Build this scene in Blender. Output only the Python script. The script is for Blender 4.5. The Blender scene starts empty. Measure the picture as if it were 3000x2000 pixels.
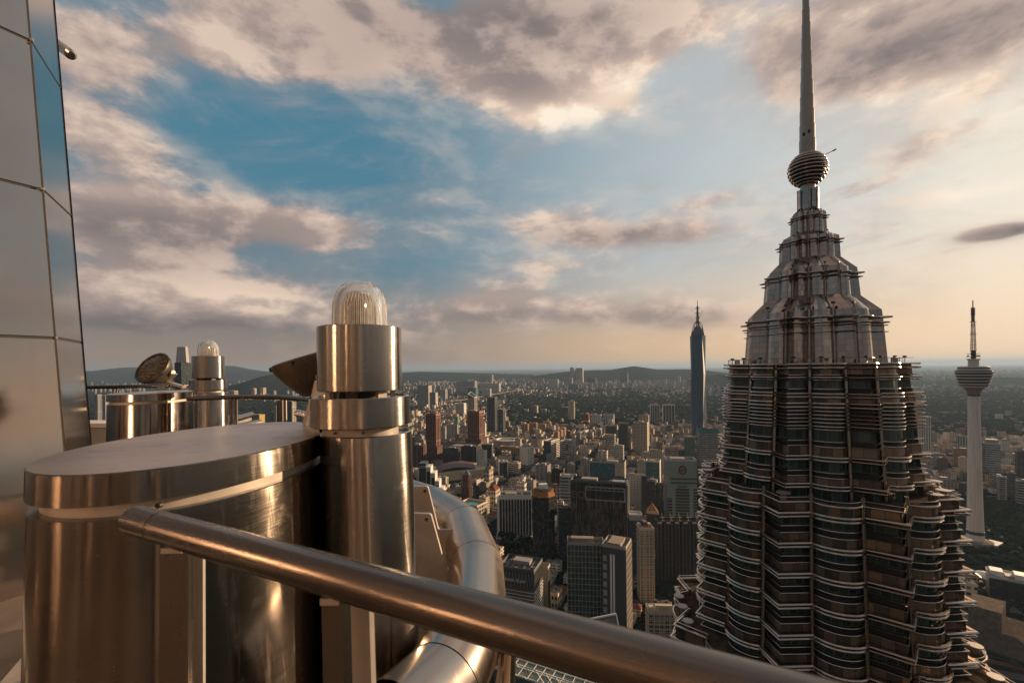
import bpy, math, random
import numpy as np
from mathutils import Vector, Matrix
R_ = math.radians
PI = math.pi
SC = bpy.context.scene
COL = SC.collection
rnd = random.Random(7)

# ------------------------------------------------------------ camera
CAMZ = 370.0
F = 1333.0                       # focal length in photo pixels (16 mm on 36 mm, 3000 px)
PX0, PY0 = 1500.0, 1076.0        # principal point / horizon row
ROLL = 0.0105
cam_d = bpy.data.cameras.new('camera'); cam = bpy.data.objects.new('camera', cam_d); COL.objects.link(cam)
cr, sr = math.cos(ROLL), math.sin(ROLL)
Rv, Uv, Fv = Vector((cr, 0, -sr)), Vector((sr, 0, cr)), Vector((0, 1, 0))
M = Matrix((( Rv.x, Uv.x, -Fv.x, 0), (Rv.y, Uv.y, -Fv.y, 0), (Rv.z, Uv.z, -Fv.z, CAMZ), (0, 0, 0, 1)))
cam.matrix_world = M
cam_d.sensor_width = 36; cam_d.lens = 36 * F / 3000.0
cam_d.shift_y = (PY0 - 1000) / 3000.0
cam_d.clip_start = 0.05; cam_d.clip_end = 300000
cam_d.dof.use_dof = True; cam_d.dof.focus_distance = 40; cam_d.dof.aperture_fstop = 8
SC.camera = cam

def at(px, py, Y):
    """world point seen at photo pixel (px,py), Y metres in front of the camera plane"""
    p = Vector((0, 0, CAMZ)) + Fv * Y + Rv * ((px - PX0) / F * Y) + Uv * ((PY0 - py) / F * Y)
    return p

# ------------------------------------------------------------ world, sun, exposure
SUN_AZ, SUN_EL = 59.0, 12.5      # azimuth from +Y towards +X
SC.view_settings.view_transform = 'Standard'; SC.view_settings.look = 'None'
SC.view_settings.exposure = 0.75; SC.view_settings.gamma = 1.0
SC.cycles.use_denoising = True
SC.cycles.max_bounces = 8; SC.cycles.glossy_bounces = 4; SC.cycles.diffuse_bounces = 3
SC.cycles.transmission_bounces = 6; SC.cycles.volume_bounces = 0; SC.cycles.transparent_max_bounces = 8
SC.cycles.sample_clamp_indirect = 6

sun_d = bpy.data.lights.new('sun', 'SUN'); sun = bpy.data.objects.new('sun', sun_d); COL.objects.link(sun)
sun_d.energy = 5.0; sun_d.angle = R_(0.6); sun_d.color = (1.0, 0.70, 0.42)
sd = Vector((math.sin(R_(SUN_AZ)) * math.cos(R_(SUN_EL)), math.cos(R_(SUN_AZ)) * math.cos(R_(SUN_EL)), math.sin(R_(SUN_EL))))
sun.rotation_euler = (-sd).to_track_quat('-Z', 'Y').to_euler()
sun.location = (300, 100, 600)

class NT:
    """tiny node-tree helper"""
    def __init__(s, nt): s.nt = nt; s.n = nt.nodes; s.l = nt.links
    def new(s, t, **kw):
        o = s.n.new(t)
        for k, v in kw.items(): setattr(o, k, v)
        return o
    def plug(s, sock, v):
        if isinstance(v, bpy.types.NodeSocket): s.l.new(v, sock)
        elif v is not None:
            if hasattr(sock.default_value, '__len__') and not hasattr(v, '__len__'): v = (v,) * len(sock.default_value)
            if hasattr(v, '__len__') and len(sock.default_value) == 4 and len(v) == 3: v = (*v, 1)
            sock.default_value = v
    def m(s, op, a, b=None, c=None, clamp=False):
        o = s.n.new('ShaderNodeMath'); o.operation = op; o.use_clamp = clamp
        s.plug(o.inputs[0], a)
        if b is not None: s.plug(o.inputs[1], b)
        if c is not None: s.plug(o.inputs[2], c)
        return o.outputs[0]
    def vm(s, op, a, b=None, out=0):
        o = s.n.new('ShaderNodeVectorMath'); o.operation = op
        s.plug(o.inputs[0], a)
        if b is not None: s.plug(o.inputs[1], b)
        return o.outputs[out]
    def mix(s, f, a, b, mode='MIX'):
        o = s.n.new('ShaderNodeMix'); o.data_type = 'RGBA'; o.blend_type = mode
        s.plug(o.inputs[0], f); s.plug(o.inputs[6], a); s.plug(o.inputs[7], b)
        return o.outputs[2]
    def rng(s, v, a, b, c=0.0, d=1.0, smooth=True):
        o = s.n.new('ShaderNodeMapRange'); o.interpolation_type = 'SMOOTHSTEP' if smooth else 'LINEAR'
        s.plug(o.inputs[0], v)
        for i, q in enumerate((a, b, c, d)): s.plug(o.inputs[i + 1], q)
        return o.outputs[0]
    def noise(s, vec, scale, detail=4, rough=.5, dist=0.0, out=0):
        o = s.n.new('ShaderNodeTexNoise'); s.plug(o.inputs['Vector'], vec)
        o.inputs['Scale'].default_value = scale; o.inputs['Detail'].default_value = detail
        o.inputs['Roughness'].default_value = rough; o.inputs['Distortion'].default_value = dist
        return o.outputs[out]
    def xyz(s, x, y, z):
        o = s.n.new('ShaderNodeCombineXYZ'); s.plug(o.inputs[0], x); s.plug(o.inputs[1], y); s.plug(o.inputs[2], z)
        return o.outputs[0]
    def sep(s, v):
        o = s.n.new('ShaderNodeSeparateXYZ'); s.plug(o.inputs[0], v); return o.outputs

def azel(px, py):
    d = (at(px, py, 1.0) - Vector((0, 0, CAMZ))).normalized()
    return math.atan2(d.x, d.y), math.asin(d.z)

def make_world():
    w = bpy.data.worlds.new('World'); SC.world = w; w.use_nodes = True
    T = NT(w.node_tree); T.n.clear()
    out = T.new('ShaderNodeOutputWorld'); bg = T.new('ShaderNodeBackground')
    T.l.new(bg.outputs[0], out.inputs[0]); bg.inputs[1].default_value = 0.061
    sky = T.new('ShaderNodeTexSky', sky_type='NISHITA', sun_disc=False)
    sky.sun_elevation = R_(SUN_EL); sky.sun_rotation = R_(SUN_AZ); sky.altitude = 300
    sky.air_density = 1.2; sky.dust_density = 1.5; sky.ozone_density = 2.0
    tc = T.new('ShaderNodeTexCoord'); g = T.vm('NORMALIZE', tc.outputs['Generated'])
    x, y, z = T.sep(g)
    az = T.m('ARCTAN2', x, y); el = T.m('ARCSINE', z)
    ae = T.xyz(az, el, 0.0)
    def blobs(lst, acc=0.0):
        for (px, py, rx, ry, amp) in lst:
            a0, e0 = azel(px, py); a1, _ = azel(px + rx, py); _, e1 = azel(px, py - ry)
            d = T.vm('MULTIPLY', T.vm('SUBTRACT', ae, (a0, e0, 0)), (1 / abs(a1 - a0), 1 / abs(e1 - e0), 0))
            q = T.vm('DOT_PRODUCT', d, d, out=1)
            acc = T.m('MULTIPLY_ADD', T.m('POWER', 0.3679, q), amp, acc)
        return acc
    # where the clouds stand (azimuth / elevation of the real ones)
    dens = blobs([
        (260, 150, 330, 170, .75), (330, 400, 230, 90, .52), (640, 110, 220, 130, .50), (420, 640, 420, 105, .80),
        (900, 660, 240, 60, .60), (930, 70, 260, 130, .65), (620, 830, 420, 110, .75), (300, 900, 320, 80, .50), (820, 560, 230, 40, .30),
        (1200, 90, 460, 170, .80), (1560, 160, 330, 210, .80), (1750, 290, 260, 110, .62), (1980, 60, 260, 110, .45),
        (2500, 130, 360, 130, .75), (2850, 90, 320, 150, .85), (2900, 260, 260, 60, .45), (2300, 90, 200, 120, .3),
        (1640, 640, 210, 60, .62), (1820, 700, 260, 45, .55), (2080, 585, 150, 32, .50), (1300, 300, 170, 60, .1),
        (1500, 900, 420, 55, .50), (1960, 925, 260, 42, .50), (1200, 960, 500, 50, .30), (2920, 680, 150, 26, .9),
        (2700, 420, 360, 40, .32), (2850, 560, 340, 45, .28), (2500, 620, 300, 30, .2), (1640, 780, 160, 30, .3),
        (760, 370, 270, 110, -.75), (1050, 530, 300, 110, -.5), (1500, 480, 420, 90, -.6), (2050, 420, 240, 90, -.45),
        (1930, 250, 70, 50, -.55), (560, 560, 120, 50, -.2), (2060, 200, 90, 80, -.25), (1300, 720, 200, 60, -.2)], 0.0)
    # general cover elsewhere
    up = T.rng(el, 0.0, 0.5)
    p1 = T.vm('MULTIPLY', g, (2.6, 2.6, 5.6))
    n1 = T.noise(p1, 1.35, 13, .595, .10)
    p2 = T.vm('ADD', p1, (0.09, 0.03, 0.10))
    n2 = T.noise(p2, 1.35, 7, .54, .12)
    over = T.m('MULTIPLY', T.rng(el, 0.62, 0.95), 0.42)
    backc = T.m('MULTIPLY', T.rng(y, 0.15, -0.3), 0.34)
    d0 = T.m('ADD', T.m('MAXIMUM', T.m('ADD', dens, backc), T.m('ADD', T.m('MULTIPLY', dens, 0.3), over)), T.m('MULTIPLY', T.m('SUBTRACT', n1, 0.5), 2.1))
    cover = T.rng(d0, 0.10, 0.62)
    thin = T.m('MULTIPLY', T.rng(d0, -0.25, 0.5), 0.42)
    # wisps: stretched streaks
    pw = T.xyz(T.m('MULTIPLY', az, 2.0), T.m('MULTIPLY_ADD', az, -2.2, T.m('MULTIPLY', el, 11.0)), 0.3)
    nw = T.noise(pw, 1.6, 10, .62, .6)
    wz = blobs([(2750, 520, 600, 260, 1.15), (1350, 450, 420, 120, .7), (1100, 700, 420, 160, .4), (2100, 650, 500, 220, .7), (700, 180, 400, 200, .35)])
    wisp = T.m('MULTIPLY', T.rng(nw, 0.42, 0.75), T.m('MULTIPLY', wz, 0.85), clamp=True)
    cov = T.m('MAXIMUM', T.m('MAXIMUM', cover, thin), wisp)
    # light on the clouds: brighter where density falls off towards the sun, grey in thick parts
    lit = T.rng(T.m('SUBTRACT', n1, n2), -0.07, 0.09)
    thick = T.rng(d0, 0.45, 1.25)
    dark = blobs([(1250, 60, 420, 150, .50), (1000, 210, 200, 90, .35), (1650, 60, 330, 90, .35), (1500, 250, 120, 60, .2), (2560, 150, 300, 110, .60), (2880, 110, 300, 120, .70), (2950, 680, 220, 40, 2.0),
                  (600, 960, 420, 40, 1.1), (350, 1010, 400, 55, .8), (480, 690, 360, 40, .4), (1750, 690, 260, 35, .45), (1500, 930, 420, 30, .5), (2050, 945, 260, 30, .5), (950, 1000, 350, 45, .45),
                  (300, 160, 300, 200, .22), (420, 650, 480, 120, .40), (450, 830, 420, 90, .25), (900, 830, 140, 60, .15)])
    bright = blobs([(1830, 250, 150, 70, .9), (1650, 350, 200, 50, .8), (1380, 330, 180, 40, .35), (560, 860, 300, 55, .30), (350, 560, 260, 35, .25), (800, 900, 130, 35, .2), (2700, 260, 300, 50, .8), (2560, 30, 160, 40, .3),
                    (2980, 520, 330, 300, .8), (2150, 60, 120, 80, .55), (1640, 600, 160, 30, .35), (260, 560, 120, 30, .1), (2980, 30, 100, 30, -.2)])
    br = T.m('ADD', T.m('SUBTRACT', T.m('MULTIPLY', lit, 0.34), T.m('MULTIPLY', dark, 0.40)), T.m('MULTIPLY', bright, 0.50))
    br = T.m('SUBTRACT', T.m('ADD', br, 0.42), T.m('MULTIPLY', thick, 0.06), clamp=True)
    ramp = T.new('ShaderNodeValToRGB'); T.l.new(br, ramp.inputs[0])
    e = ramp.color_ramp.elements
    e[0].position = 0.0; e[0].color = (.150, .128, .128, 1)
    e[1].position = 1.0; e[1].color = (1.0, .86, .70, 1)
    q = e.new(.30); q.color = (.31, .245, .225, 1)
    q = e.new(.60); q.color = (.58, .44, .37, 1)
    q = e.new(.82); q.color = (.86, .67, .52, 1)
    ccol = T.vm('MULTIPLY', ramp.outputs[0], (10.0, 10.0, 10.0))
    # clear sky: tinted physical sky, warmer towards the horizon
    tint = T.mix(T.rng(el, 0.02, 0.75), (1.0, .95, .9), SKYT)
    clear = T.mix(1.0, sky.outputs[0], tint, 'MULTIPLY')
    # low haze band of the evening air (towards the sun it is golden)
    sund = T.vm('DOT_PRODUCT', g, tuple(sd), out=1)
    gold = T.rng(sund, 0.25, 1.0)
    hz = T.mix(gold, (3.4, 2.3, 1.65), (9.6, 5.7, 2.6))
    hf = T.rng(el, 0.30, 0.0)
    hf = T.m('MULTIPLY', T.m('POWER', hf, 1.4), 0.85)
    # deep blue of the gaps
    blue = T.mix(T.rng(sund, 0.3, 0.95), (.72, 2.15, 3.0), (5.6, 6.0, 6.0))
    clear = T.mix(0.86, clear, blue)
    base = T.mix(hf, clear, hz)
    glow = T.m('MULTIPLY', T.m('POWER', T.m('MAXIMUM', sund, 0.0), 14.0), 0.70, clamp=True)
    base = T.mix(glow, base, (9.6, 8.3, 6.6))
    cfade = T.m('MULTIPLY', cov, T.rng(el, 0.0, 0.14, 0.35, 0.96))
    res = T.mix(cfade, base, ccol)
    # the unseen sky behind and overhead is dimmed to darken camera-facing surfaces; below the horizon a dull ground colour
    dim = T.m('MULTIPLY', T.rng(y, -0.25, 0.25, 0.62, 1.0), T.rng(el, 0.75, 1.3, 1.0, 0.8))
    res = T.vm('MULTIPLY', res, T.xyz(dim, dim, dim))
    low = T.rng(el, -0.02, 0.0)
    res = T.mix(low, (.22, .19, .18), res)
    T.l.new(res, bg.inputs[0])
    w.cycles.sampling_method = 'MANUAL'; w.cycles.sample_map_resolution = 512
SKYT = (.8, 1.0, 1.15)
make_world()

# ------------------------------------------------------------ mesh builder
class MB:
    def __init__(s): s.v = []; s.f = []; s.uv = []; s.mi = []
    def add(s, pts): i = len(s.v); s.v.extend([tuple(p) for p in pts]); return i
    def face(s, idx, uv=None, m=0):
        s.f.append(tuple(idx)); s.mi.append(m); s.uv.extend(uv if uv else [(0, 0)] * len(idx))
    def quad(s, a, b, c, d, uv=None, m=0):
        i = s.add((a, b, c, d)); s.face((i, i + 1, i + 2, i + 3), uv, m)
    def prism(s, poly, z0, z1, m=0, mt=None, top=True, bottom=False, poly1=None, u0=0.0, v0=0.0):
        """upright walls over poly (ccw), optionally tapering to poly1"""
        n = len(poly); q = poly1 or poly
        i = s.add([(p[0], p[1], z0) for p in poly]); j = s.add([(p[0], p[1], z1) for p in q])
        u = u0
        for k in range(n):
            k2 = (k + 1) % n
            L = math.hypot(poly[k2][0] - poly[k][0], poly[k2][1] - poly[k][1])
            s.face((i + k, i + k2, j + k2, j + k), [(u, v0), (u + L, v0), (u + L, v0 + z1 - z0), (u, v0 + z1 - z0)], m); u += L
        if top: s.face([j + k for k in range(n)], [(p[0], p[1]) for p in q], m if mt is None else mt)
        if bottom: s.face([i + k for k in reversed(range(n))], [(p[0], p[1]) for p in reversed(poly)], m)
    def box(s, c, size, yaw=0.0, m=0, mt=None, bottom=True, lean=(0, 0)):
        cx, cy, cz = c; w, d, h = size; ca, sa = math.cos(yaw), math.sin(yaw)
        P = [(cx + x * ca - y * sa, cy + x * sa + y * ca) for x, y in ((-w/2, -d/2), (w/2, -d/2), (w/2, d/2), (-w/2, d/2))]
        z0, z1 = cz - h / 2, cz + h / 2
        s.prism(P, z0, z1, m, mt, True, bottom, [(p[0] + lean[0], p[1] + lean[1]) for p in P])
    def bar(s, a, b, w, h, m=0):
        """rectangular bar from a to b, w wide (horizontal), h high"""
        a, b = Vector(a), Vector(b); d = (b - a).normalized()
        up = Vector((0, 0, 1)) if abs(d.z) < .95 else Vector((0, 1, 0))
        sx = d.cross(up).normalized() * w / 2; sz = sx.cross(d).normalized() * h / 2
        i = s.add([a - sx - sz, a + sx - sz, a + sx + sz, a - sx + sz, b - sx - sz, b + sx - sz, b + sx + sz, b - sx + sz])
        L = (b - a).length
        for q in ((0, 1, 5, 4), (1, 2, 6, 5), (2, 3, 7, 6), (3, 0, 4, 7)): s.face([i + k for k in q], [(0, 0), (w, 0), (w, L), (0, L)], m)
        s.face([i + k for k in (3, 2, 1, 0)], None, m); s.face([i + k for k in (4, 5, 6, 7)], None, m)
    def tube(s, path, r, n=10, closed=False, caps=True, m=0):
        P = [Vector(p) for p in path]; N = len(P); rr = r if hasattr(r, '__len__') else [r] * N
        rings = []; up0 = None; vv = 0
        for k in range(N):
            if closed: t = (P[(k + 1) % N] - P[k - 1])
            else: t = P[min(k + 1, N - 1)] - P[max(k - 1, 0)]
            t.normalize()
            up = Vector((0, 0, 1)) if abs(t.z) < .98 else Vector((0, 1, 0))
            if up0 is not None and abs(t.z) > .9: up = up0
            sx = t.cross(up).normalized(); sy = sx.cross(t).normalized(); up0 = sy
            # mitre so that the section stays round through the bend
            sc = 1.0
            if (0 < k < N - 1) or closed:
                a = (P[k] - P[k - 1]).normalized() if k or closed else t
                c = max(.3, a.dot(t)); sc = 1 / c
            ring = []
            for i in range(n):
                an = 2 * PI * i / n
                o = sx * math.cos(an) * rr[k] * sc + sy * math.sin(an) * rr[k]
                ring.append(P[k] + o)
            rings.append(s.add(ring))
        vv = 0
        for k in range(N if closed else N - 1):
            a, b = rings[k], rings[(k + 1) % N]; L = (P[(k + 1) % N] - P[k]).length
            for i in range(n):
                j = (i + 1) % n
                s.face((a + i, a + j, b + j, b + i), [(i / n, vv), ((i + 1) / n, vv), ((i + 1) / n, vv + L), (i / n, vv + L)], m)
            vv += L
        if caps and not closed:
            s.face([rings[0] + i for i in reversed(range(n))], None, m); s.face([rings[-1] + i for i in range(n)], None, m)
    def lathe(s, c, prof, n=32, m=0, mfun=None, lean=(0, 0), cap0=False, cap1=False, ex=1.0, ey=1.0, rot=0.0):
        """profile [(r,z)] turned about an upright axis through c; lean shifts it per metre of z below c"""
        cx, cy, cz = c; rings = []; cr_, sr_ = math.cos(rot), math.sin(rot)
        for (r, z) in prof:
            ring = []
            for i in range(n):
                a = 2 * PI * i / n; x = r * math.cos(a) * ex; y = r * math.sin(a) * ey
                ring.append((cx + x * cr_ - y * sr_ - lean[0] * z, cy + x * sr_ + y * cr_ - lean[1] * z, cz + z))
            rings.append(s.add(ring))
        for k in range(len(prof) - 1):
            a, b = rings[k], rings[k + 1]; mm = mfun(k) if mfun else m
            up = True
            for i in range(n):
                j = (i + 1) % n; rr = max(prof[k][0], .01)
                s.face((a + i, a + j, b + j, b + i), [(2*PI*rr*i/n, prof[k][1]), (2*PI*rr*(i+1)/n, prof[k][1]), (2*PI*rr*(i+1)/n, prof[k+1][1]), (2*PI*rr*i/n, prof[k+1][1])], mm)
        if cap0: s.face([rings[0] + i for i in reversed(range(n))], None, m)
        if cap1: s.face([rings[-1] + i for i in range(n)], None, m)
    def build(s, name, mats, parent=None, smooth=None):
        me = bpy.data.meshes.new(name)
        off = parent['_o'] if parent is not None and '_o' in parent else (0, 0, 0)
        V = np.array(s.v, dtype=np.float64).reshape(-1, 3) - np.array(off)[None, :]
        me.from_pydata(V.tolist(), [], s.f)
        uvl = me.uv_layers.new(name='UVMap')
        uvl.data.foreach_set('uv', np.array(s.uv, dtype=np.float32).ravel())
        me.polygons.foreach_set('material_index', np.array(s.mi, dtype=np.int32))
        if not isinstance(mats, (list, tuple)): mats = [mats]
        for q in mats: me.materials.append(q)
        if smooth:
            me.polygons.foreach_set('use_smooth', [True] * len(me.polygons))
            me.set_sharp_from_angle(angle=R_(smooth))
        me.update()
        o = bpy.data.objects.new(name, me); COL.objects.link(o)
        if parent is not None: o.parent = parent
        return o

def tag(o, label=None, cat=None, group=None, kind=None):
    if label: o['label'] = label
    if cat: o['category'] = cat
    if group: o['group'] = group
    if kind: o['kind'] = kind
    return o
def thing(name, loc, label, cat, group=None):
    o = bpy.data.objects.new(name, None); COL.objects.link(o); o.location = loc
    o.empty_display_size = 0.1; o['_o'] = tuple(loc)
    return tag(o, label, cat, group)
def copy_tree(o, parent=None):
    c = o.copy(); COL.objects.link(c); c.parent = parent
    for ch in [q for q in bpy.data.objects if q.parent == o]: copy_tree(ch, c)
    return c

# ------------------------------------------------------------ materials
def mat(name, col, rough=.6, metal=0.0, **kw):
    m = bpy.data.materials.new(name); m.use_nodes = True; T = NT(m.node_tree)
    b = m.node_tree.nodes['Principled BSDF']
    b.inputs['Base Color'].default_value = (*col, 1); b.inputs['Roughness'].default_value = rough; b.inputs['Metallic'].default_value = metal
    for k, v in kw.items(): b.inputs[k].default_value = v
    return m, T, b

def steel(name, col=(.70, .62, .54), rough=.27, aniso=0.6, brush='Z', scale=1.0, scratches=True, dirt=.25):
    """brushed stainless steel; the brush lines run across the axis given"""
    m, T, b = mat(name, col, rough, 1.0)
    tc = T.new('ShaderNodeTexCoord'); P = tc.outputs['Object']
    s = (1, 1, 60) if brush == 'Z' else ((14, 14, 1) if brush == 'X' else (1, 1, 1))
    if brush == 'U': P2 = T.vm('MULTIPLY', T.new('ShaderNodeUVMap').outputs[0], (30, .25, 1)); ln = T.noise(P2, 1.0, 3, .6)
    else: ln = T.noise(T.vm('MULTIPLY', P, s), 12 * scale if brush != 'N' else 1.5 * scale, 3, .6)
    bl = T.noise(P, 2.2 * scale, 5, .6)
    rg = T.m('ADD', T.m('MULTIPLY', T.m('SUBTRACT', ln, .5), .22), T.m('ADD', rough, T.m('MULTIPLY', T.m('SUBTRACT', bl, .5), .22)))
    T.l.new(rg, b.inputs['Roughness'])
    st = T.rng(bl, .45, .8, 1.0, 1.0 - dirt)
    c = T.mix(1.0, col, T.xyz(st, st, st), 'MULTIPLY')
    # rain runs and dried smudges
    dr = T.noise(T.vm('MULTIPLY', P, (7, 7, .55)), 2.6 * scale, 4, .65); dm = T.rng(dr, .53, .66)
    sp = T.noise(P, 9 * scale, 5, .7, .8); sm2 = T.rng(sp, .56, .68)
    wear = T.m('MULTIPLY', T.m('MAXIMUM', dm, T.m('MULTIPLY', sm2, .7)), .28 if not aniso and name != 'lid_steel' else .9)
    T.l.new(T.m('MULTIPLY_ADD', wear, .10, rg), b.inputs['Roughness'])
    c = T.mix(T.m('MULTIPLY', wear, .22 + dirt * .3), c, tuple(.62 * q for q in col))
    if scratches:
        sc = T.noise(T.vm('MULTIPLY', P, (9, 3, 1)), 26 * scale, 2, .5, 1.2)
        sm = T.rng(sc, .735, .78)
        c = T.mix(T.m('MULTIPLY', sm, .35), c, (.9, .86, .8))
    T.l.new(c, b.inputs['Base Color'])
    bp = T.new('ShaderNodeBump'); bp.inputs['Strength'].default_value = .02; bp.inputs['Distance'].default_value = .0004
    T.l.new(ln, bp.inputs['Height']); T.l.new(bp.outputs[0], b.inputs['Normal'])
    if aniso:
        b.inputs['Anisotropic'].default_value = aniso; b.inputs['Anisotropic Rotation'].default_value = .25
        tg = T.new('ShaderNodeTangent', direction_type='RADIAL', axis='Z'); T.l.new(tg.outputs[0], b.inputs['Tangent'])
    return m

_fc = {}
def facade(wall, glass=(.03, .04, .05), bay=4.0, floor=3.6, a=.6, b=.55, rough=.7, vary=.5, metal=0.0, glassrough=.22, stain=.25, lit=0.0, jit=0.0):
    """wall with a window pattern from UV metres: a,b = share of bay / floor that is glass"""
    rough = max(rough, .75); key = (wall, glass, bay, floor, a, b, rough, vary, metal, jit)
    if key in _fc: return _fc[key]
    m, T, bs = mat('facade', wall, rough, metal); bs.inputs['Specular IOR Level'].default_value = .22
    uv = T.new('ShaderNodeUVMap').outputs[0]; u, v, _ = T.sep(uv)
    uu = T.m('DIVIDE', u, bay); vv = T.m('DIVIDE', v, floor)
    iu = T.m('FLOOR', uu); iv = T.m('FLOOR', vv)
    if jit:
        h = T.new('ShaderNodeTexWhiteNoise', noise_dimensions='1D'); T.l.new(iu, h.inputs['W'])
        vv = T.m('ADD', vv, T.m('MULTIPLY', h.outputs[0], jit)); iv = T.m('FLOOR', vv)
    fu = T.m('ABSOLUTE', T.m('SUBTRACT', T.m('FRACT', uu), .5)); fv = T.m('ABSOLUTE', T.m('SUBTRACT', T.m('FRACT', vv), .5))
    mk = T.m('MULTIPLY', T.m('LESS_THAN', fu, a / 2) if a < 1 else 1.0, T.m('LESS_THAN', fv, b / 2) if b < 1 else 1.0)
    wn = T.new('ShaderNodeTexWhiteNoise', noise_dimensions='3D'); T.l.new(T.xyz(iu, iv, 1.0), wn.inputs['Vector'])
    gl = T.mix(T.m('MULTIPLY', T.m('POWER', wn.outputs[0], 3.0), vary), glass, tuple(min(1, .5 * q + .18) for q in wall))
    P = T.new('ShaderNodeNewGeometry').outputs['Position']
    n = T.noise(T.vm('MULTIPLY', P, (1, 1, .25)), .09, 4, .6)
    w = T.mix(T.m('MULTIPLY', T.rng(n, .4, .75), stain), wall, tuple(q * .45 for q in wall))
    T.l.new(T.mix(mk, w, gl), bs.inputs['Base Color'])
    T.l.new(T.mix(mk, (rough,) * 3, (glassrough,) * 3), bs.inputs['Roughness'])
    bp = T.new('ShaderNodeBump'); bp.inputs['Strength'].default_value = .5; bp.inputs['Distance'].default_value = .25
    T.l.new(T.m('SUBTRACT', 1.0, mk), bp.inputs['Height']); T.l.new(bp.outputs[0], bs.inputs['Normal'])
    _fc[key] = m
    return m
def noisy(name, c1, c2, scale, rough=.85, lo=.4, hi=.6, metal=0.0, detail=5, coord='Position', bump=0):
    m, T, b = mat(name, c1, rough, metal)
    if rough >= .8: b.inputs['Specular IOR Level'].default_value = 0.0
    P = T.new('ShaderNodeNewGeometry').outputs['Position'] if coord == 'Position' else T.new('ShaderNodeTexCoord').outputs['Object']
    n = T.noise(P, scale, detail, .6)
    T.l.new(T.mix(T.rng(n, lo, hi), c1, c2), b.inputs['Base Color'])
    if bump:
        bp = T.new('ShaderNodeBump'); bp.inputs['Distance'].default_value = bump; T.l.new(n, bp.inputs['Height']); T.l.new(bp.outputs[0], b.inputs['Normal'])
    return m
# ------------------------------------------------------------ the near terrace of the steel tower
ST_CYL = steel('brushed_steel', (.41, .365, .325), .18, .85)
ST_BODY = steel('housing_steel', (.245, .205, .175), .16, .85, scale=.8, dirt=.3)
ST_LID = steel('lid_steel', (.50, .41, .36), .34, 0, brush='N', scale=.7, dirt=.2)
ST_RAIL = steel('rail_steel', (.20, .17, .15), .26, 0, brush='U', scratches=False)
ST_PANEL = steel('panel_steel', (.62, .53, .47), .12, 0, brush='N', scale=.5, scratches=False, dirt=.12)
ST_TUBE = steel('tube_steel', (.50, .41, .34), .22, 0, brush='N', scratches=False)
ST_PLATE = noisy('painted_plate', (.34, .30, .27), (.29, .255, .23), 6, .45, coord='Object', metal=.35)
DARK, _, _ = mat('dark_gap', (.015, .013, .012), .7)
BLACKMET, _, _ = mat('black_bracket', (.03, .027, .025), .45, .6)
RUB, _, _ = mat('cable', (.02, .02, .02), .6)
NECK = noisy('pale_neck', (.38, .32, .27), (.30, .26, .22), 9, .5, coord='Object', metal=.2)
LEANX, LEANY = .045, -.08        # the terrace things lean outwards going down, per metre

def ellipse(cx, cy, a, b, az, n=72, inset=0.0):
    """ground-plan ellipse, long axis a towards azimuth az (deg from +Y)"""
    s, c = math.sin(R_(az)), math.cos(R_(az)); out = []
    for i in range(n):
        t = 2 * PI * i / n; p = (a - inset) * math.cos(t); q = (b - inset) * math.sin(t)
        out.append((cx + p * s - q * c, cy + p * c + q * s))
    # make ccw
    ar = sum(out[i][0] * out[(i + 1) % n][1] - out[(i + 1) % n][0] * out[i][1] for i in range(n))
    return out if ar > 0 else out[::-1]

def solid(poly, z0, z1, name, m, parent, bev=0.0, smooth=30, lean=True, mt=None, inset_top=None):
    """upright slab over a plan, top edge softened by a small chamfer"""
    mb = MB()
    sh = lambda P, z: [(p[0] - LEANX * (z - (CAMZ - .3)), p[1] - LEANY * (z - (CAMZ - .3))) for p in P] if lean else P
    if bev:
        cx = sum(p[0] for p in poly) / len(poly); cy = sum(p[1] for p in poly) / len(poly)
        def ins(P, d):
            return [(p[0] + (cx - p[0]) * d / math.hypot(cx - p[0], cy - p[1]), p[1] + (cy - p[1]) * d / math.hypot(cx - p[0], cy - p[1])) for p in P]
        mb.prism(sh(poly, z0), z0, z1 - bev, 0, None, False, True, sh(poly, z1 - bev))
        n = len(poly); j = len(mb.v) - n
        mb2 = sh(ins(poly, bev), z1); i2 = mb.add([(p[0], p[1], z1) for p in mb2])
        for k in range(n):
            k2 = (k + 1) % n; mb.face((j + k, j + k2, i2 + k2, i2 + k), None, 0)
        mb.face([i2 + k for k in range(n)], [(p[0], p[1]) for p in mb2], 1 if mt else 0)
    else:
        mb.prism(sh(poly, z0), z0, z1, 0, 1 if mt else 0, True, True, sh(poly, z1))
    return mb.build(name, [m, mt] if mt else m, parent, smooth)

Z = lambda z: CAMZ + z
def screws(parent, pts, r=.008):
    for p in pts:
        mb = MB(); mb.lathe(p[:3], [(r, -.004), (r, .002), (r * .6, .005)], 10, cap1=True)
        mb.build('screw', BLACKMET, parent, 40)

def housing(cx, cy, az, label, group, a=.652, b=.427):
    t = thing('steel_housing', (cx, cy, Z(-1.66)), label, 'equipment housing', group)
    P = ellipse(cx, cy, a, b, az, 96)
    solid(P, Z(-.395), Z(-.300), 'lid', ST_BODY, t, .004, 25, mt=ST_LID)
    solid(ellipse(cx, cy, a, b, az, 96, .035), Z(-.46), Z(-.396), 'neck', NECK, t)
    solid(ellipse(cx, cy, a, b, az, 96, .006), Z(-1.66), Z(-.434), 'body', ST_BODY, t, .003)
    return t

G_H = 'oval steel housings on the terrace'
h1 = housing(-1.31, 1.977, -1, 'large oval brushed-steel housing with flat lid behind the handrail', G_H)
h2 = housing(-5.10, 6.50, -3, 'smaller-looking oval steel housing carrying the round floodlight', G_H)
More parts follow.
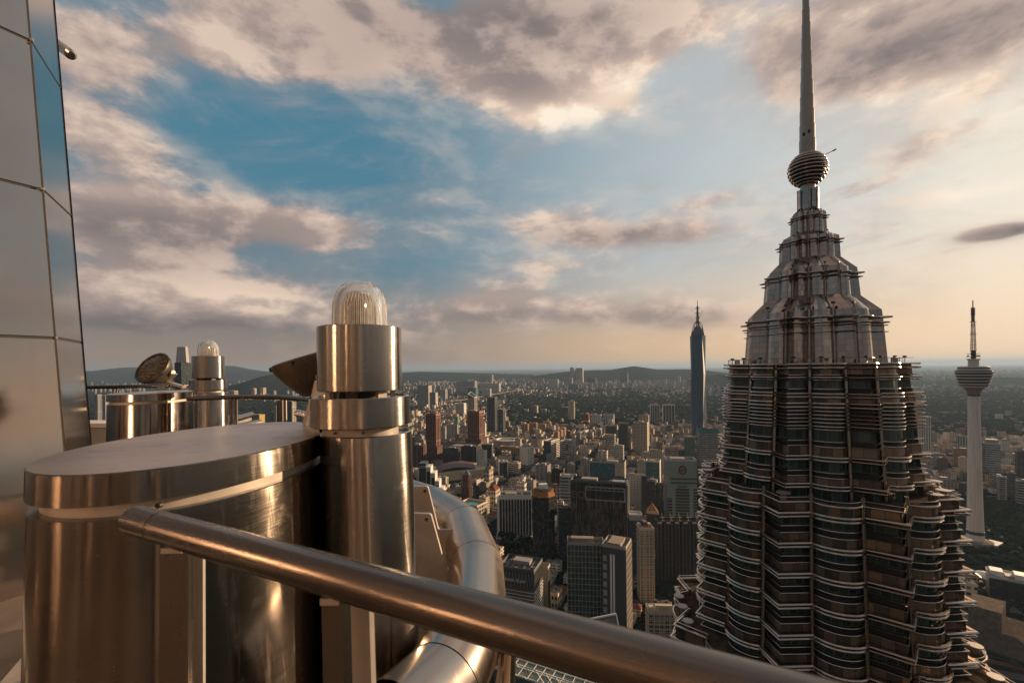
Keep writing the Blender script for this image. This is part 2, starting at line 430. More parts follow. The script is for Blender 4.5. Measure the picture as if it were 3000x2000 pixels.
# recessed screw on the neck of the near housing
sp = at(470, 1478, 1.39)
mb = MB(); mb.tube([sp, sp + Vector((.0, -.012, 0))], .0085, 12); mb.build('screw', BLACKMET, h1, 40)

def beacon(cx, cy, label, off=(-.027, 0)):
    """obstruction light on its three-stage steel pillar"""
    t = thing('beacon_pillar', (cx, cy, Z(-1.66)), label, 'beacon light', 'beacon lights on steel pillars')
    ux, uy = cx + off[0], cy + off[1]
    mb = MB(); mb.lathe((cx, cy, Z(-.3)), [(.212, -1.36), (.212, -.004), (.208, 0), (.200, 0), (.198, -.012), (.02, -.012)], 72, lean=(LEANX, LEANY)); mb.build('pillar', ST_CYL, t, 30)
    mb = MB(); mb.lathe((ux, uy, Z(0)), [(.176, -.325), (.176, -.266)], 48); mb.build('neck', NECK, t, 30)
    mb = MB(); mb.lathe((ux, uy, Z(0)), [(.10, -.266), (.226, -.266), (.232, -.262), (.230, -.133), (.226, -.129), (.218, -.129), (.216, -.136), (.05, -.136)], 72); mb.build('collar', ST_CYL, t, 30)
    mb = MB(); mb.lathe((ux, uy, Z(0)), [(.10, -.136), (.10, -.104)], 32); mb.build('dark_core', DARK, t, 30)
    for k in range(7):
        an = k * 2 * PI / 7 + .3
        mb = MB(); mb.box((ux + .15 * math.cos(an), uy + .15 * math.sin(an), Z(-.118)), (.05, .02, .036), an + PI/2)
        mb.build('spacer_block', BLACKMET if k % 2 else ST_PLATE, t)
    mb = MB(); mb.lathe((ux, uy, Z(0)), [(.05, -.103), (.190, -.103), (.1955, -.098), (.1945, .196), (.191, .2), (.184, .2), (.183, .16), (.02, .16)], 72); mb.build('sleeve', ST_CYL, t, 30)
    # ribbed glass dome
    n = 96; prof = [(.124, .163), (.1235, .26), (.121, .31), (.114, .345), (.101, .375), (.083, .398), (.06, .414), (.03, .423), (.004, .426)]
    mb = MB(); rings = []
    for k, (r, z) in enumerate(prof):
        am = (.0030 if k < 5 else (.0014 if k < 6 else 0))
        rings.append(mb.add([(ux + (r + am * math.cos(i * PI)) * math.cos(2*PI*i/n), uy + (r + am * math.cos(i * PI)) * math.sin(2*PI*i/n), Z(z)) for i in range(n)]))
    for k in range(len(prof) - 1):
        for i in range(n):
            j = (i + 1) % n; mb.face((rings[k] + i, rings[k] + j, rings[k+1] + j, rings[k+1] + i))
    mb.face([rings[-1] + i for i in range(n)])
    # inner skin gives the glass its thickness
    n0 = len(mb.v); ri = []
    for k, (r, z) in enumerate(prof):
        ri.append(mb.add([(ux + max(.001, r - .006) * math.cos(2*PI*i/36), uy + max(.001, r - .006) * math.sin(2*PI*i/36), Z(z - (.004 if k > 4 else 0))) for i in range(36)]))
    for k in range(len(prof) - 1):
        for i in range(36):
            j = (i + 1) % 36; mb.face((ri[k] + j, ri[k] + i, ri[k+1] + i, ri[k+1] + j))
    mb.face([ri[-1] + i for i in reversed(range(36))])
    g, T, b = mat('ribbed_glass', (.99, .98, .96), .05); b.inputs['Transmission Weight'].default_value = .93; b.inputs['IOR'].default_value = 1.28
    mb.build('glass_dome', g, t, 20)
    mb = MB(); mb.lathe((ux, uy, Z(0)), [(.112, .161), (.106, .172), (.108, .18), (.108, .20), (.104, .31), (.085, .352), (.05, .372), (.005, .374)], 40, cap1=True)
    refl, TT, bb = mat('lamp_prism', (.9, .88, .84), .25, 0.0); pp = TT.new('ShaderNodeTexCoord').outputs['Object']; px_, py_, pz_ = TT.sep(pp); an_ = TT.m('ARCTAN2', py_, TT.m('ADD', px_, .027)); st_ = TT.m('SINE', TT.m('MULTIPLY', an_, 38.0)); nn = TT.m('ADD', TT.m('MULTIPLY', st_, .32), TT.noise(pp, 60, 3, .7)); TT.l.new(TT.mix(TT.rng(nn, .35, .7), (.95, .93, .89), (.22, .20, .18)), bb.inputs['Base Color'])
    mb.build('lamp_core', refl, t, 30)
    for k in range(10):
        an = 2*PI*k/10 + .15
        mb = MB(); mb.tube([(ux + .109 * math.cos(an), uy + .109 * math.sin(an), Z(.178)), (ux + .105 * math.cos(an), uy + .105 * math.sin(an), Z(.30))], .004, 6)
        mb.build('lamp_tube', refl, t, 40)
    for an in (-1.9, -1.2, -2.6):
        p = Vector((ux + .177 * math.cos(an), uy + .177 * math.sin(an), Z(-.285)))
        mb = MB(); mb.tube([p, p + Vector((math.cos(an), math.sin(an), 0)) * .01], .006, 8); mb.build('screw', BLACKMET, t, 40)
    return t
b1 = beacon(-.706, 2.2, 'large beacon light with ribbed glass dome on a thick steel pillar beside the near housing')
b2 = beacon(-4.19, 6.32, 'beacon light with glass dome on the pillar beside the housing that carries the round floodlight')

# floodlights
LENS, T_, b_ = mat('lamp_lens', (.30, .27, .24), .12, .2); b_.inputs['Coat Weight'].default_value = .6
n_ = T_.noise(T_.vm('MULTIPLY', T_.new('ShaderNodeTexCoord').outputs['Object'], (1, 8, 8)), 9, 4, .6)
T_.l.new(T_.mix(T_.rng(n_, .35, .65), (.05, .042, .036), (.20, .165, .135)), b_.inputs['Base Color'])
CAST = noisy('cast_housing', (.045, .036, .030), (.08, .063, .048), 7, .42, coord='Object', metal=.5)
def floodlight(c, nrm, foot, r, label, rimr=1.0, up=(0, 0, 1)):
    t = thing('floodlight', foot[0], label, 'floodlight', 'floodlights on the terrace')
    c = Vector(c); nrm = Vector(nrm).normalized()
    q = Vector((0, 0, 1)).rotation_difference(nrm).to_matrix()
    def turned(prof, name, m, sm=35, cap=False, n=48):
        mb = MB(); mb.lathe((0, 0, 0), prof, n, cap1=cap); mb.v = [tuple(c + q @ Vector(p)) for p in mb.v]
        return mb.build(name, m, t, sm)
    turned([(r * .30, -r * .85), (r * .55, -r * .78), (r * .80, -r * .42), (r * .97, -r * .10), (r, 0), (r, r * .10), (r * .93, r * .13), (r * .86, r * .10), (r * .86, r * .04)], 'lamp_body', CAST)
    turned([(r * .86, r * .05), (r * .5, r * .085), (.001, r * .10)], 'lens', LENS, 60)
    turned([(r * .02, -r * .98), (r * .26, -r * .96), (r * .30, -r * .85)], 'end_cap', CAST)
    for k in range(6):
        an = k * PI / 3 + .4
        p = c + q @ Vector((r * .99 * math.cos(an), r * .99 * math.sin(an), r * .05)); d = (p - c).normalized()
        mb = MB(); mb.tube([p, p + d * .012], .012, 8); mb.build('clip', BLACKMET, t, 40)
    # yoke: two arms from a hub on each side down to the feet
    side = nrm.cross(Vector((0, 0, 1))).normalized() if abs(nrm.z) < .8 else Vector((.39, -.92, 0))
    hub = c - nrm * r * .45
    for s_, ft in zip((1, -1), foot):
        h = hub + side * s_ * r * .80; ft = Vector(ft)
        mb = MB(); mb.tube([h - side * s_ * .03, h + side * s_ * .04], .032, 20)
        mb.build('pivot', ST_PLATE, t, 35)
        mb = MB(); k = h + side * s_ * .055 + Vector((0, 0, -.02)); mid = Vector((ft.x * .35 + k.x * .65, ft.y * .35 + k.y * .65, k.z * .6 + ft.z * .4))
        mb.bar(k, mid, .075, .018); mb.bar(mid, ft, .08, .03)
        mb.build('yoke_arm', ST_PLATE, t)
    mb = MB(); e = c - nrm * r * .95; f0 = Vector(foot[1])
    mb.tube([e, e + Vector((.05, 0, .05)), e + Vector((.11, 0, -.02)), e + Vector((.08, -.02, -.14)), (f0 + e) / 2 + Vector((.05, 0, 0)), f0 + Vector((.02, 0, .02))], .008, 6); mb.build('cable', RUB, t, 60)
    return t
fc = at(449, 1079, 6.35)
floodlight(fc, (-.17, -.82, .54), (at(540, 1134, 6.5), at(470, 1135, 6.7)), .245, 'round floodlight with clear lens standing on the farther oval housing')
fc2 = at(925, 1052, 2.62)
floodlight(fc2, (-.27, -.115, .95), (Vector((-1.10, 2.48, Z(-.298))), Vector((-.98, 2.60, Z(-.298)))), .235, 'brown floodlight seen from the side half behind the large beacon pillar')

# handrails -------------------------------------------------
def rail(points, posts, r, label, name='handrail', post_w=.048, sleeves=(), post_h=1.3, cap=True):
    t = thing(name, Vector(points[0]) - Vector((0, 0, post_h)), label, 'handrail', 'steel tube handrails round the terrace')
    P = [Vector(p) for p in points]
    path = []
    if cap:
        d = (P[0] - P[1]).normalized(); rr = []
        for k, q in ((.0, .35), (.12, .7), (.3, .9), (.6, 1.0)): path.append(P[0] - d * r * k); rr.append(r * q)
        path += P[1:]; rr += [r] * (len(P) - 1)
    else: path = P; rr = [r] * len(P)
    mb = MB(); mb.tube(path, rr, 48); mb.build('tube', ST_RAIL, t, 40)
    for (k, f) in sleeves:
        p = P[k].lerp(P[k + 1], f); d = (P[k + 1] - P[k]).normalized() * .002
        mb = MB(); mb.tube([p - d, p + d], r * 1.004, 32); mb.build('joint', DARK, t, 40)
    for (k, f, ang, w) in posts:
        p = P[k].lerp(P[k + 1], f); yaw = R_(ang)
        top = p.z - r * .9
        for o, th in ((0, .016), (.05, .010)):
            mb = MB(); bx = Vector((-math.sin(yaw), math.cos(yaw), 0)) * o
            mb.box((p.x + bx.x + LEANX * post_h / 2 * 0, p.y + bx.y, top - post_h / 2), (w, th, post_h), yaw, lean=(0, 0))
            n4 = 4
            mb.v[0:4] = [(v[0] + LEANX * post_h, v[1] + LEANY * post_h, v[2]) for v in mb.v[0:4]]
            mb.build('post', ST_RAIL if o == 0 else ST_PLATE, t)
        mb = MB(); mb.bar(p - Vector((0, 0, r * 1.05)) - Vector((w * .4, 0, 0)), p - Vector((0, 0, r * 1.05)) + Vector((w * .4, 0, 0)), .03, .01); mb.build('saddle', ST_PLATE, t)
    return t
A = at(384, 1519, .965); B = at(500, 1552, .924); C_ = at(1480, 1829, .555); D_ = at(1800, 1916, .500); E_ = at(2700, 2172, .386)
rail([A, E_ + (E_ - A) * .15], [(0, .115, 8, .05), (0, .405, -28, .045)], .03, 'thick tube handrail sweeping across the foreground', sleeves=((0, .075),))
zr = -.332
fr = [(-3.9, 5.44, Z(zr)), (-3.50, 5.67, Z(zr)), (-2.81, 5.50, Z(zr)), (-2.30, 5.10, Z(zr)), (-1.75, 4.65, Z(zr))]
rail(fr, [(0, .12, -30, .10), (1, .0, -40, .10), (2, .0, -25, .10)], .030, 'thin tube handrail running behind the near housing lid', sleeves=((2, .62),), post_h=1.1)
bk = [at(665, 1124, 9.0), at(560, 1128.5, 8.7), at(400, 1131.5, 8.4), at(200, 1135, 8.1), at(60, 1138, 7.9)]
rail(bk, [(2, .35, -35, .09)], .034, 'farthest tube handrail behind the round floodlight', post_h=1.1, sleeves=((2, .05),))

# stainless cladding of the tower pinnacle at the left ------
t = thing('steel_clad_wall', (-4.0, 3.0, Z(-1.66)), 'tall leaning wall of stainless steel panels rising out of frame', 'tower wall')
WL = -.073
plan = [(-5.9, 5.0), (-4.03, 4.29), (-3.655, 3.67), (-4.22, 2.57), (-4.9, 1.2), (-3.7, .1), (-4.4, -1.2), (-3.0, -2.1), (-3.1, -3.6), (-1.4, -3.7), (-.6, -5.0), (1.2, -4.6), (2.6, -5.6)]
zs = [-1.75, -.925, .275, 1.467, 2.67, 3.87, 5.07, 6.27, 7.47]
g_ = .012
for k in range(len(plan) - 1):
    p, q = Vector((*plan[k], 0)), Vector((*plan[k + 1], 0)); d = (q - p).normalized(); nrm = Vector((-d.y, d.x, 0))
    if nrm.dot(Vector((0, 0, 0)) - p) < 0: nrm = -nrm
    for j in range(len(zs) - 1):
        z0, z1 = zs[j] + g_, zs[j + 1] - g_
        mb = MB()
        def pt(base, s_, z, n_): return (base.x + d.x * s_ + WL * z + n_ * nrm.x, base.y + d.y * s_ + n_ * nrm.y, Z(z))
        a_, b2_ = (pt(p, g_, z0, 0), pt(q, -g_, z0, 0)), (pt(q, -g_, z1, 0), pt(p, g_, z1, 0))
        F4 = [a_[0], a_[1], b2_[0], b2_[1]]; Bk = [tuple(Vector(v) - nrm * .010) for v in F4]
        i = mb.add(F4 + Bk)
        mb.face((i, i+1, i+2, i+3)); mb.face((i+4, i+7, i+6, i+5))
        for e in range(4): f_ = (e + 1) % 4; mb.face((i+e, i+4+e, i+4+f_, i+f_))
        mb.build('cladding_panel', ST_PANEL, t)
mb = MB()
for k in range(len(plan) - 1):
    p, q = plan[k], plan[k + 1]; d = (Vector(q) - Vector(p)).normalized(); nx, ny = -d.y, d.x
    if nx * -p[0] + ny * -p[1] < 0: nx, ny = -nx, -ny
    P4 = []
    for (b_, z) in ((p, zs[0]), (q, zs[0]), (q, zs[-1]), (p, zs[-1])): P4.append((b_[0] + WL * z - nx * .0095, b_[1] - ny * .0095, Z(z)))
    mb.quad(*P4)
mb.build('backing', DARK, t)
for (px, py, Y) in ((93, 117, 3.67), (125, 553, 3.67), (163, 989, 3.7)):
    mb = MB(); mb.box(at(px, py, Y - .02), (.018, .018, .018), R_(30)); mb.build('clip', ST_PLATE, t)
# pipe stub sticking out from behind the wall
s0, s1 = at(150, 118, 4.75), at(207, 160, 4.6)
mb = MB(); mb.tube([s0, s1, s1 + (s1 - s0).normalized() * .02], [.05, .05, .03], 24)
tag(mb.build('pipe_stub', ST_TUBE, None, 40), 'short round steel pipe end poking out high up from behind the panel wall', 'pipe')

# deck ------------------------------------------------------
DECK = noisy('deck_paint', (.11, .085, .07), (.07, .055, .045), 2.2, .6)
deck = [(-4.6, 6.4), (-3.6, 6.3), (-2.7, 5.4), (-2.0, 4.4), (-1.2, 3.2), (-.78, 2.6), (-.66, 2.0), (-.45, 1.3), (.6, .5), (1.9, -.6), (3, -4), (-5, -6), (-7.6, 1), (-6.6, 6.6)][::-1]
mb = MB(); mb.prism(deck, Z(-2.0), Z(-1.66), 0, 0, True, True)
o = mb.build('deck', DECK, None); tag(o, 'brown painted terrace deck at the foot of the steel wall', kind='structure')
for k, (a_, b_) in enumerate((((-2.95, 3.1), (-2.1, 1.5)), ((-3.9, 2.9), (-2.6, .9)))):
    mb = MB(); mb.bar((*a_, Z(-1.60)), (*b_, Z(-1.60)), .12, .1)
    tag(mb.build('deck_beam', ST_PLATE, None), ('narrow pale metal beam lying across the deck below the panel wall', 'pale metal beam on the deck closest to the large oval housing')[1 - k], 'beam', 'metal beams on the deck')
# the rest of the tower that carries the terrace: its shaft below and its steel cone above and behind
mb = MB(); mb.prism([(p[0] * .98 - .08, p[1] * .98 - .05) for p in deck], .1, Z(-2.01), 0, None, False)
o = mb.build('tower_shaft', facade((.30, .24, .20), (.02, .03, .03), 1.7, 4.65, 1.0, .5, .4, .3, .5)); tag(o, 'sheer shaft of the near tower dropping away under the terrace', 'tower shaft')
t = thing('steel_cone', (-17.5, -5.0, Z(8.7)), 'steel-clad pinnacle of the near tower rising behind the panel wall', 'tower pinnacle')
for (r0, r1, z0, z1) in ((12.2, 10.8, 7.6, 17), (9.6, 7.2, 17, 27), (6.0, 4.6, 27, 38), (3.4, 1.4, 38, 60)):
    mb = MB(); mb.lathe((-17.5, -5.0, Z(0)), [((r0 if i % 2 else r0), z0 + (z1 - z0) * i / 6) if False else (r0 + (r1 - r0) * i / 6, z0 + (z1 - z0) * i / 6) for i in range(7)], 16, cap1=True); mb.build('cone_tier', ST_PANEL, t)
# parapet between wall and far housing, far wing canopies
t = thing('parapet', at(295, 1290, 7.6), 'low beige parapet with pale coping between the panel wall and far housing', 'parapet')
a_, b_ = at(230, 1241, 7.4), at(345, 1241, 7.6)
mb = MB(); mb.bar(a_, b_, .5, .07); mb.build('coping', noisy('pale_coping', (.55, .50, .50), (.5, .45, .45), 3), t)
mb = MB(); mb.bar(a_ - Vector((0, 0, .35)), b_ - Vector((0, 0, .35)), .4, .6); mb.build('upstand', ST_PLATE, t)
def wing(P, th, label):
    t = thing('sunshade_wing', P[0], label, 'sunshade', 'metal sunshade wings below the terrace')
    mb = MB(); T_ = [Vector(p) for p in P]; B_ = [p - Vector((0, 0, th)) for p in T_]
    n = len(T_); i = mb.add(T_ + B_)
    mb.face([i + k for k in range(n)]); mb.face([i + n + k for k in reversed(range(n))])
    for k in range(n): k2 = (k + 1) % n; mb.face((i + k, i + n + k, i + n + k2, i + k2))
    mb.build('panel', ST_PLATE, t)
    mb = MB(); mb.tube([T_[0], T_[1]], .05, 12); mb.build('edge_tube', ST_TUBE, t, 40)
wing([at(640, 1242, 6.6), at(737, 1214, 8.2), at(700, 1214, 9.5), at(640, 1218, 9.5)], .10, 'wedge-shaped metal sunshade wing right of the farther beacon pillar')
wing([at(873, 1210, 6.0), at(925, 1223, 5.6), at(930, 1205, 6.6), at(905, 1205, 6.8)], .06, 'small leaf-shaped sunshade wing just left of the large beacon collar')
wing([at(640, 1262, 5.6), at(760, 1238, 6.4), at(730, 1236, 6.9), at(640, 1245, 6.6)], .05, 'lower metal sunshade wing with rounded corner above the near lid edge')

# tube ring and its brackets --------------------------------
H = 1.3
t = thing('tube_ring', at(1425, 1820, 2.2) - Vector((0, 0, .5)), 'fat polished steel tube ring in bolted sections beyond the large pillar', 'steel tube ring')
cp = [(1150, 1440), (1268, 1480), (1360, 1545), (1395, 1662), (1388, 1830), (1290, 2010), (1160, 2140)]
pts = []
for (px, py) in cp:
    d = py - (PY0 + (PX0 - px) * ROLL); pts.append(at(px, py, H * F / d))
TR = .176
for k in range(len(pts) - 1):
    a_, b_ = pts[k], pts[k + 1]; d = (b_ - a_).normalized()
    prev = (pts[k] - pts[k - 1]).normalized() if k else d
    nxt = (pts[k + 2] - pts[k + 1]).normalized() if k + 2 < len(pts) else d
    # each section is mitred at its two ends, with a dark seam between sections
    def ring(c, tdir, n=48):
        sx = d.cross(Vector((0, 0, 1))).normalized(); sy = sx.cross(d); out = []
        for i in range(n):
            o = (sx * math.cos(2*PI*i/n) + sy * math.sin(2*PI*i/n)) * TR
            s_ = -o.dot(tdir) / d.dot(tdir); out.append(c + o + d * s_)
        return out
    mb = MB(); i0 = mb.add(ring(a_ + d * .004, (prev + d).normalized())); i1 = mb.add(ring(b_ - d * .004, (nxt + d).normalized()))
    for i in range(48): j = (i + 1) % 48; mb.face((i0 + i, i0 + j, i1 + j, i1 + i))
    mb.build('tube_section', ST_TUBE, t, 40)
    if k:
        mb = MB(); r0 = [a_ + (v - a_) * .985 for v in ring(a_ - d * .01, (prev + d).normalized())]; r1 = [a_ + (v - a_) * .985 for v in ring(a_ + d * .01, (prev + d).normalized())]
        i0 = mb.add(r0); i1 = mb.add(r1)
        for i in range(48): j = (i + 1) % 48; mb.face((i0 + i, i0 + j, i1 + j, i1 + i))
        mb.build('seam', DARK, t, 40)
def rounded(P, rad=8, n=5):
    out = []
    for k in range(len(P)):
        p0, p, p1 = Vector(P[k - 1]), Vector(P[k]), Vector(P[(k + 1) % len(P)])
        r = min(rad, (p0 - p).length * .45, (p1 - p).length * .45)
        a, b = p + (p0 - p).normalized() * r, p + (p1 - p).normalized() * r
        for i in range(n + 1):
            f = i / n; out.append(a.lerp(p, f).lerp(p.lerp(b, f), f))
    return out
def plate(poly, Y, th, name='bracket_plate', bolts=()):
    P = rounded(poly); n = len(P); mb = MB()
    i = mb.add([at(p.x, p.y, Y) for p in P] + [at(p.x, p.y, Y) + Vector((0, th, 0)) for p in P])
    mb.face([i + k for k in range(n)]); mb.face([i + n + k for k in reversed(range(n))])
    for k in range(n): k2 = (k + 1) % n; mb.face((i + k, i + n + k, i + n + k2, i + k2))
    o = mb.build(name, ST_PLATE, t, 25)
    for (px, py) in bolts:
        c = at(px, py, Y); mb = MB(); mb.tube([c + Vector((0, .005, 0)), c - Vector((0, .008, 0))], .011, 16)
        ob = mb.build('bolt', ST_RAIL, t, 30); ob.parent = o
    return o
plate([(1190, 1424), (1253, 1424), (1284, 1552), (1345, 1550), (1345, 1600), (1306, 1608), (1310, 1680), (1200, 1730)], 3.30, .03, bolts=((1245, 1437),))
plate([(1190, 1503), (1262, 1505), (1306, 1667), (1375, 1665), (1366, 1760), (1190, 1830)], 2.86, .03, bolts=((1250, 1520),))
plate([(1190, 1760), (1226, 1822), (1245, 1857), (1330, 1862), (1300, 1960), (1232, 2060), (1190, 2060)], 2.5, .03)
a_, b_ = at(1491, 1880, 2.15), at(1483, 2120, 2.1)
mb = MB(); mb.tube([a_, b_], .036, 32); mb.build('down_pipe', ST_TUBE, t, 40)
mb = MB(); P = [(1466, 1905), (1478, 1905), (1478, 2080), (1440, 2080)]; i = mb.add([at(x, y, 2.2) for x, y in P] + [at(x, y, 2.2) + Vector((0, .02, 0)) for x, y in P])
mb.face((i, i+1, i+2, i+3)); mb.face((i+7, i+6, i+5, i+4))
for k in range(4): k2 = (k + 1) % 4; mb.face((i + k, i + 4 + k, i + 4 + k2, i + k2))
mb.build('flange', ST_PLATE, t)
# ------------------------------------------------------------ the opposite twin tower
TC = ((2372 - PX0) / F * 85.0, 85.0)
AZ0 = 179.5
CR = [.85]
def star(R, off=0.0, arcn=7):
    """8-pointed plan with round lobes between the points, ccw"""
    out = []
    for k in range(8):
        a0 = AZ0 + 45 * k
        def pol(az, r): return (TC[0] + r * math.sin(R_(az)), TC[1] + r * math.cos(R_(az)))
        out.append((*pol(a0, R + off * 1.25), 0))
        c1 = pol(a0 + 11.25, CR[0] * R + off); c = pol(a0 + 22.5, .765 * R); c2 = pol(a0 + 33.75, CR[0] * R + off)
        rad = math.hypot(c1[0] - c[0], c1[1] - c[1]) * (1.0 if CR[0] > .82 else 1.0)
        out.append((*c1, 1))
        t1 = math.atan2(c1[1] - c[1], c1[0] - c[0]); t2 = math.atan2(c2[1] - c[1], c2[0] - c[0])
        om = math.atan2(c[1] - TC[1], c[0] - TC[0])
        d1 = (t1 - om + PI) % (2*PI) - PI; d2 = (t2 - om + PI) % (2*PI) - PI
        for i in range(1, arcn + 1):
            f = i / (arcn + 1); tt = om + d1 + (d2 - d1) * f
            out.append((c[0] + rad * math.cos(tt), c[1] + rad * math.sin(tt), 2))
        out.append((*c2, 1))
    return out[::-1]
def p2(P): return [(a[0], a[1]) for a in P]

def panel_mat(name, c1, c2, bay, h, rough, metal, seam=.03, var=.6, sc=(.02, .02, .02), tilt=.05):
    m, T, b = mat(name, c1, rough, metal)
    uv = T.new('ShaderNodeUVMap').outputs[0]; u, v, _ = T.sep(uv)
    uu = T.m('DIVIDE', u, bay); vv = T.m('DIVIDE', v, h)
    wn = T.new('ShaderNodeTexWhiteNoise', noise_dimensions='2D'); T.l.new(T.xyz(T.m('FLOOR', uu), T.m('FLOOR', vv), 0.0), wn.inputs['Vector'])
    c = T.mix(T.m('MULTIPLY', wn.outputs[0], var), c1, c2)
    eu = T.m('LESS_THAN', T.m('FRACT', uu), seam / bay * 2); ev = T.m('LESS_THAN', T.m('FRACT', vv), seam / h * 2)
    e = T.m('MAXIMUM', eu, ev)
    geo = T.new('ShaderNodeNewGeometry'); jt = T.vm('MULTIPLY', T.vm('SUBTRACT', wn.outputs[1], (.5, .5, .5)), (tilt, tilt, tilt))
    T.l.new(T.vm('NORMALIZE', T.vm('ADD', geo.outputs['Normal'], jt)), b.inputs['Normal'])
    T.l.new(T.mix(e, c, sc), b.inputs['Base Color'])
    P = T.new('ShaderNodeNewGeometry').outputs['Position']; n = T.noise(P, .8, 4, .6)
    T.l.new(T.m('ADD', T.m('MULTIPLY', T.m('SUBTRACT', n, .5), .25), T.m('MULTIPLY_ADD', e, .4, rough)), b.inputs['Roughness'])
    return m
def vstretch(m, a=.75):
    T = NT(m.node_tree); b = m.node_tree.nodes['Principled BSDF']; b.inputs['Anisotropic'].default_value = a; b.inputs['Anisotropic Rotation'].default_value = .25
    tg = T.new('ShaderNodeTangent', direction_type='RADIAL', axis='Z'); T.l.new(tg.outputs[0], b.inputs['Tangent']); return m
TW_STEEL = panel_mat('tower_steel', (.37, .31, .275), (.52, .445, .40), 1.15, 1.0, .13, 1.0, .012, .55)
TW_PANEL = panel_mat('tower_panel', (.09, .07, .058), (.30, .21, .145), 1.7, 4.6, .30, .75, .03, .9)
TW_GLASS = panel_mat('tower_glass', (.010, .026, .023), (.045, .085, .07), 1.3, 4.6, .12, .0, .06, .8, (.10, .09, .08))
TW_DARK, _, _ = mat('tower_spandrel', (.02, .02, .022), .35, .3)
TW_TUBE = steel('tower_tube', (.56, .46, .39), .22, 0, brush='N', scale=.05, scratches=False)
TW_COL = steel('tower_column', (.36, .29, .24), .28, 0, brush='N', scale=.05, scratches=False)
TW_ROOF = noisy('terrace_floor', (.10, .075, .055), (.05, .04, .032), .6, .9)

vstretch(TW_STEEL); vstretch(TW_PANEL); vstretch(TW_COL, .6)
tw = thing('spired_skyscraper', (TC[0], TC[1], 0), 'huge steel-clad tower with star-shaped tiers and a ball under its spire', 'skyscraper')
def band(R0, R1, z0, z1, m, name, top=False, arcn=7):
    mb = MB(); A_ = p2(star(R0, arcn=arcn)); B_ = p2(star(R1, arcn=arcn))
    mb.prism(A_, Z(z0), Z(z1), 0, 1, top, False, B_, v0=.02)
    return mb.build(name, [m, TW_ROOF], tw)
def ringtube(R, off, z, r, name='sunshade_tube', n=6, arcn=7):
    P = star(R, off, arcn); mb = MB(); r *= 1.12; path = [(a[0], a[1], Z(z)) for a in P]
    mb.tube(path, r, n, closed=True)
    return mb.build(name, TW_TUBE, tw, 50)
def columns(R0, R1, z0, z1, r, cap=.8, out=.25):
    for k in range(16):
        az = AZ0 + 11.25 + 22.5 * k; s_, c_ = math.sin(R_(az)), math.cos(R_(az))
        a_ = (TC[0] + (CR[0] * R0 + out) * s_, TC[1] + (CR[0] * R0 + out) * c_, Z(z0)); b_ = (TC[0] + (CR[0] * R1 + out) * s_, TC[1] + (CR[0] * R1 + out) * c_, Z(z1))
        mb = MB(); mb.tube([a_, b_, (b_[0], b_[1], b_[2] + cap)], [r, r, r * .8], 12); mb.build('column', TW_COL, tw, 40)
# --- the fluted pinnacle tiers
RE = lambda z: 14.3 + (-z) * .082           # body radius of the upper glazed tier
RF = lambda z: 19.7 + (-z - 21) * .035
def pinn(zb, zt, Rb, Rt, zcap, Rcap_out, zslope, Rslope, colr):
    band(Rb, Rt, zb, zt, TW_STEEL, 'clad_tier')
    band(Rt * 1.0, Rt * .985, zt, zcap, TW_STEEL, 'parapet_band')
    band(Rt * .985, Rslope, zcap, zslope, TW_STEEL, 'sloped_roof', True)
    ringtube(Rt, .45 * Rt / 8 + .2, zt, .05 + .012 * Rt, 'cornice_tube'); ringtube(Rt, .30 * Rt / 8 + .15, zt - .06 * Rt - .25, .04 + .010 * Rt, 'cornice_tube')
    columns(Rb, Rt, zb - .3, zcap - .1, colr, .35, colr * .6)
CR[0] = .80
pinn(0.1, 7.9, 11.35, 10.75, 9.25, 0, 12.2, 7.5, .27)
for z in (6.5, 5.4): 
    ringtube(11.0, .25, z, .09, 'cornice_tube')
pinn(12.0, 15.95, 7.75, 7.4, 16.95, 0, 19.3, 4.9, .2)
pinn(19.1, 22.4, 4.95, 4.8, 23.2, 0, 24.2, 2.9, .14)
pinn(24.0, 27.1, 2.95, 2.85, 27.9, 0, 28.7, 1.9, .09)
mb = MB(); 
for k in range(8):
    az = R_(AZ0 + 45 * k); mb.box((TC[0] + 1.45 * math.sin(az), TC[1] + 1.45 * math.cos(az), Z(30.6)), (.75, .5, 3.4 + (k % 2) * .8), -az)
mb.lathe((TC[0], TC[1], Z(0)), [(1.5, 28.5), (1.45, 32.7), (1.25, 32.8)], 8, cap1=True)
mb.build('fluted_neck', TW_STEEL, tw)
mb = MB(); mb.lathe((TC[0], TC[1], Z(0)), [(1.22, 32), (1.22, 34)], 24); mb.build('spire_neck', TW_COL, tw, 30)
# ball of rings
mb = MB(); n = 24; mb.lathe((TC[0], TC[1], Z(36.3)), [(2.85 * math.sin(PI * k / n), -2.85 * math.cos(PI * k / n)) for k in range(1, n)], 40)
mb.build('ball_core', TW_DARK, tw, 60)
for k in range(13):
    an = -72 + 12 * k; r = 3.13 * math.cos(R_(an)); z = 36.3 + 3.13 * math.sin(R_(an))
    mb = MB(); mb.tube([(TC[0] + r * math.cos(2*PI*i/56), TC[1] + r * math.sin(2*PI*i/56), Z(z)) for i in range(56)], .185, 8, closed=True)
    mb.build('ball_ring', TW_TUBE, tw, 60)
mb = MB(); q = Vector((TC[0] + 2.2, TC[1] - 1.4, Z(38.4))); mb.tube([q, q + Vector((1.5, -.4, .65))], .07, 8); mb.tube([q + Vector((1.3, -.35, .55)), q + Vector((1.8, -.5, .8))], .13, 8); mb.build('crane_arm', TW_DARK, tw, 40)
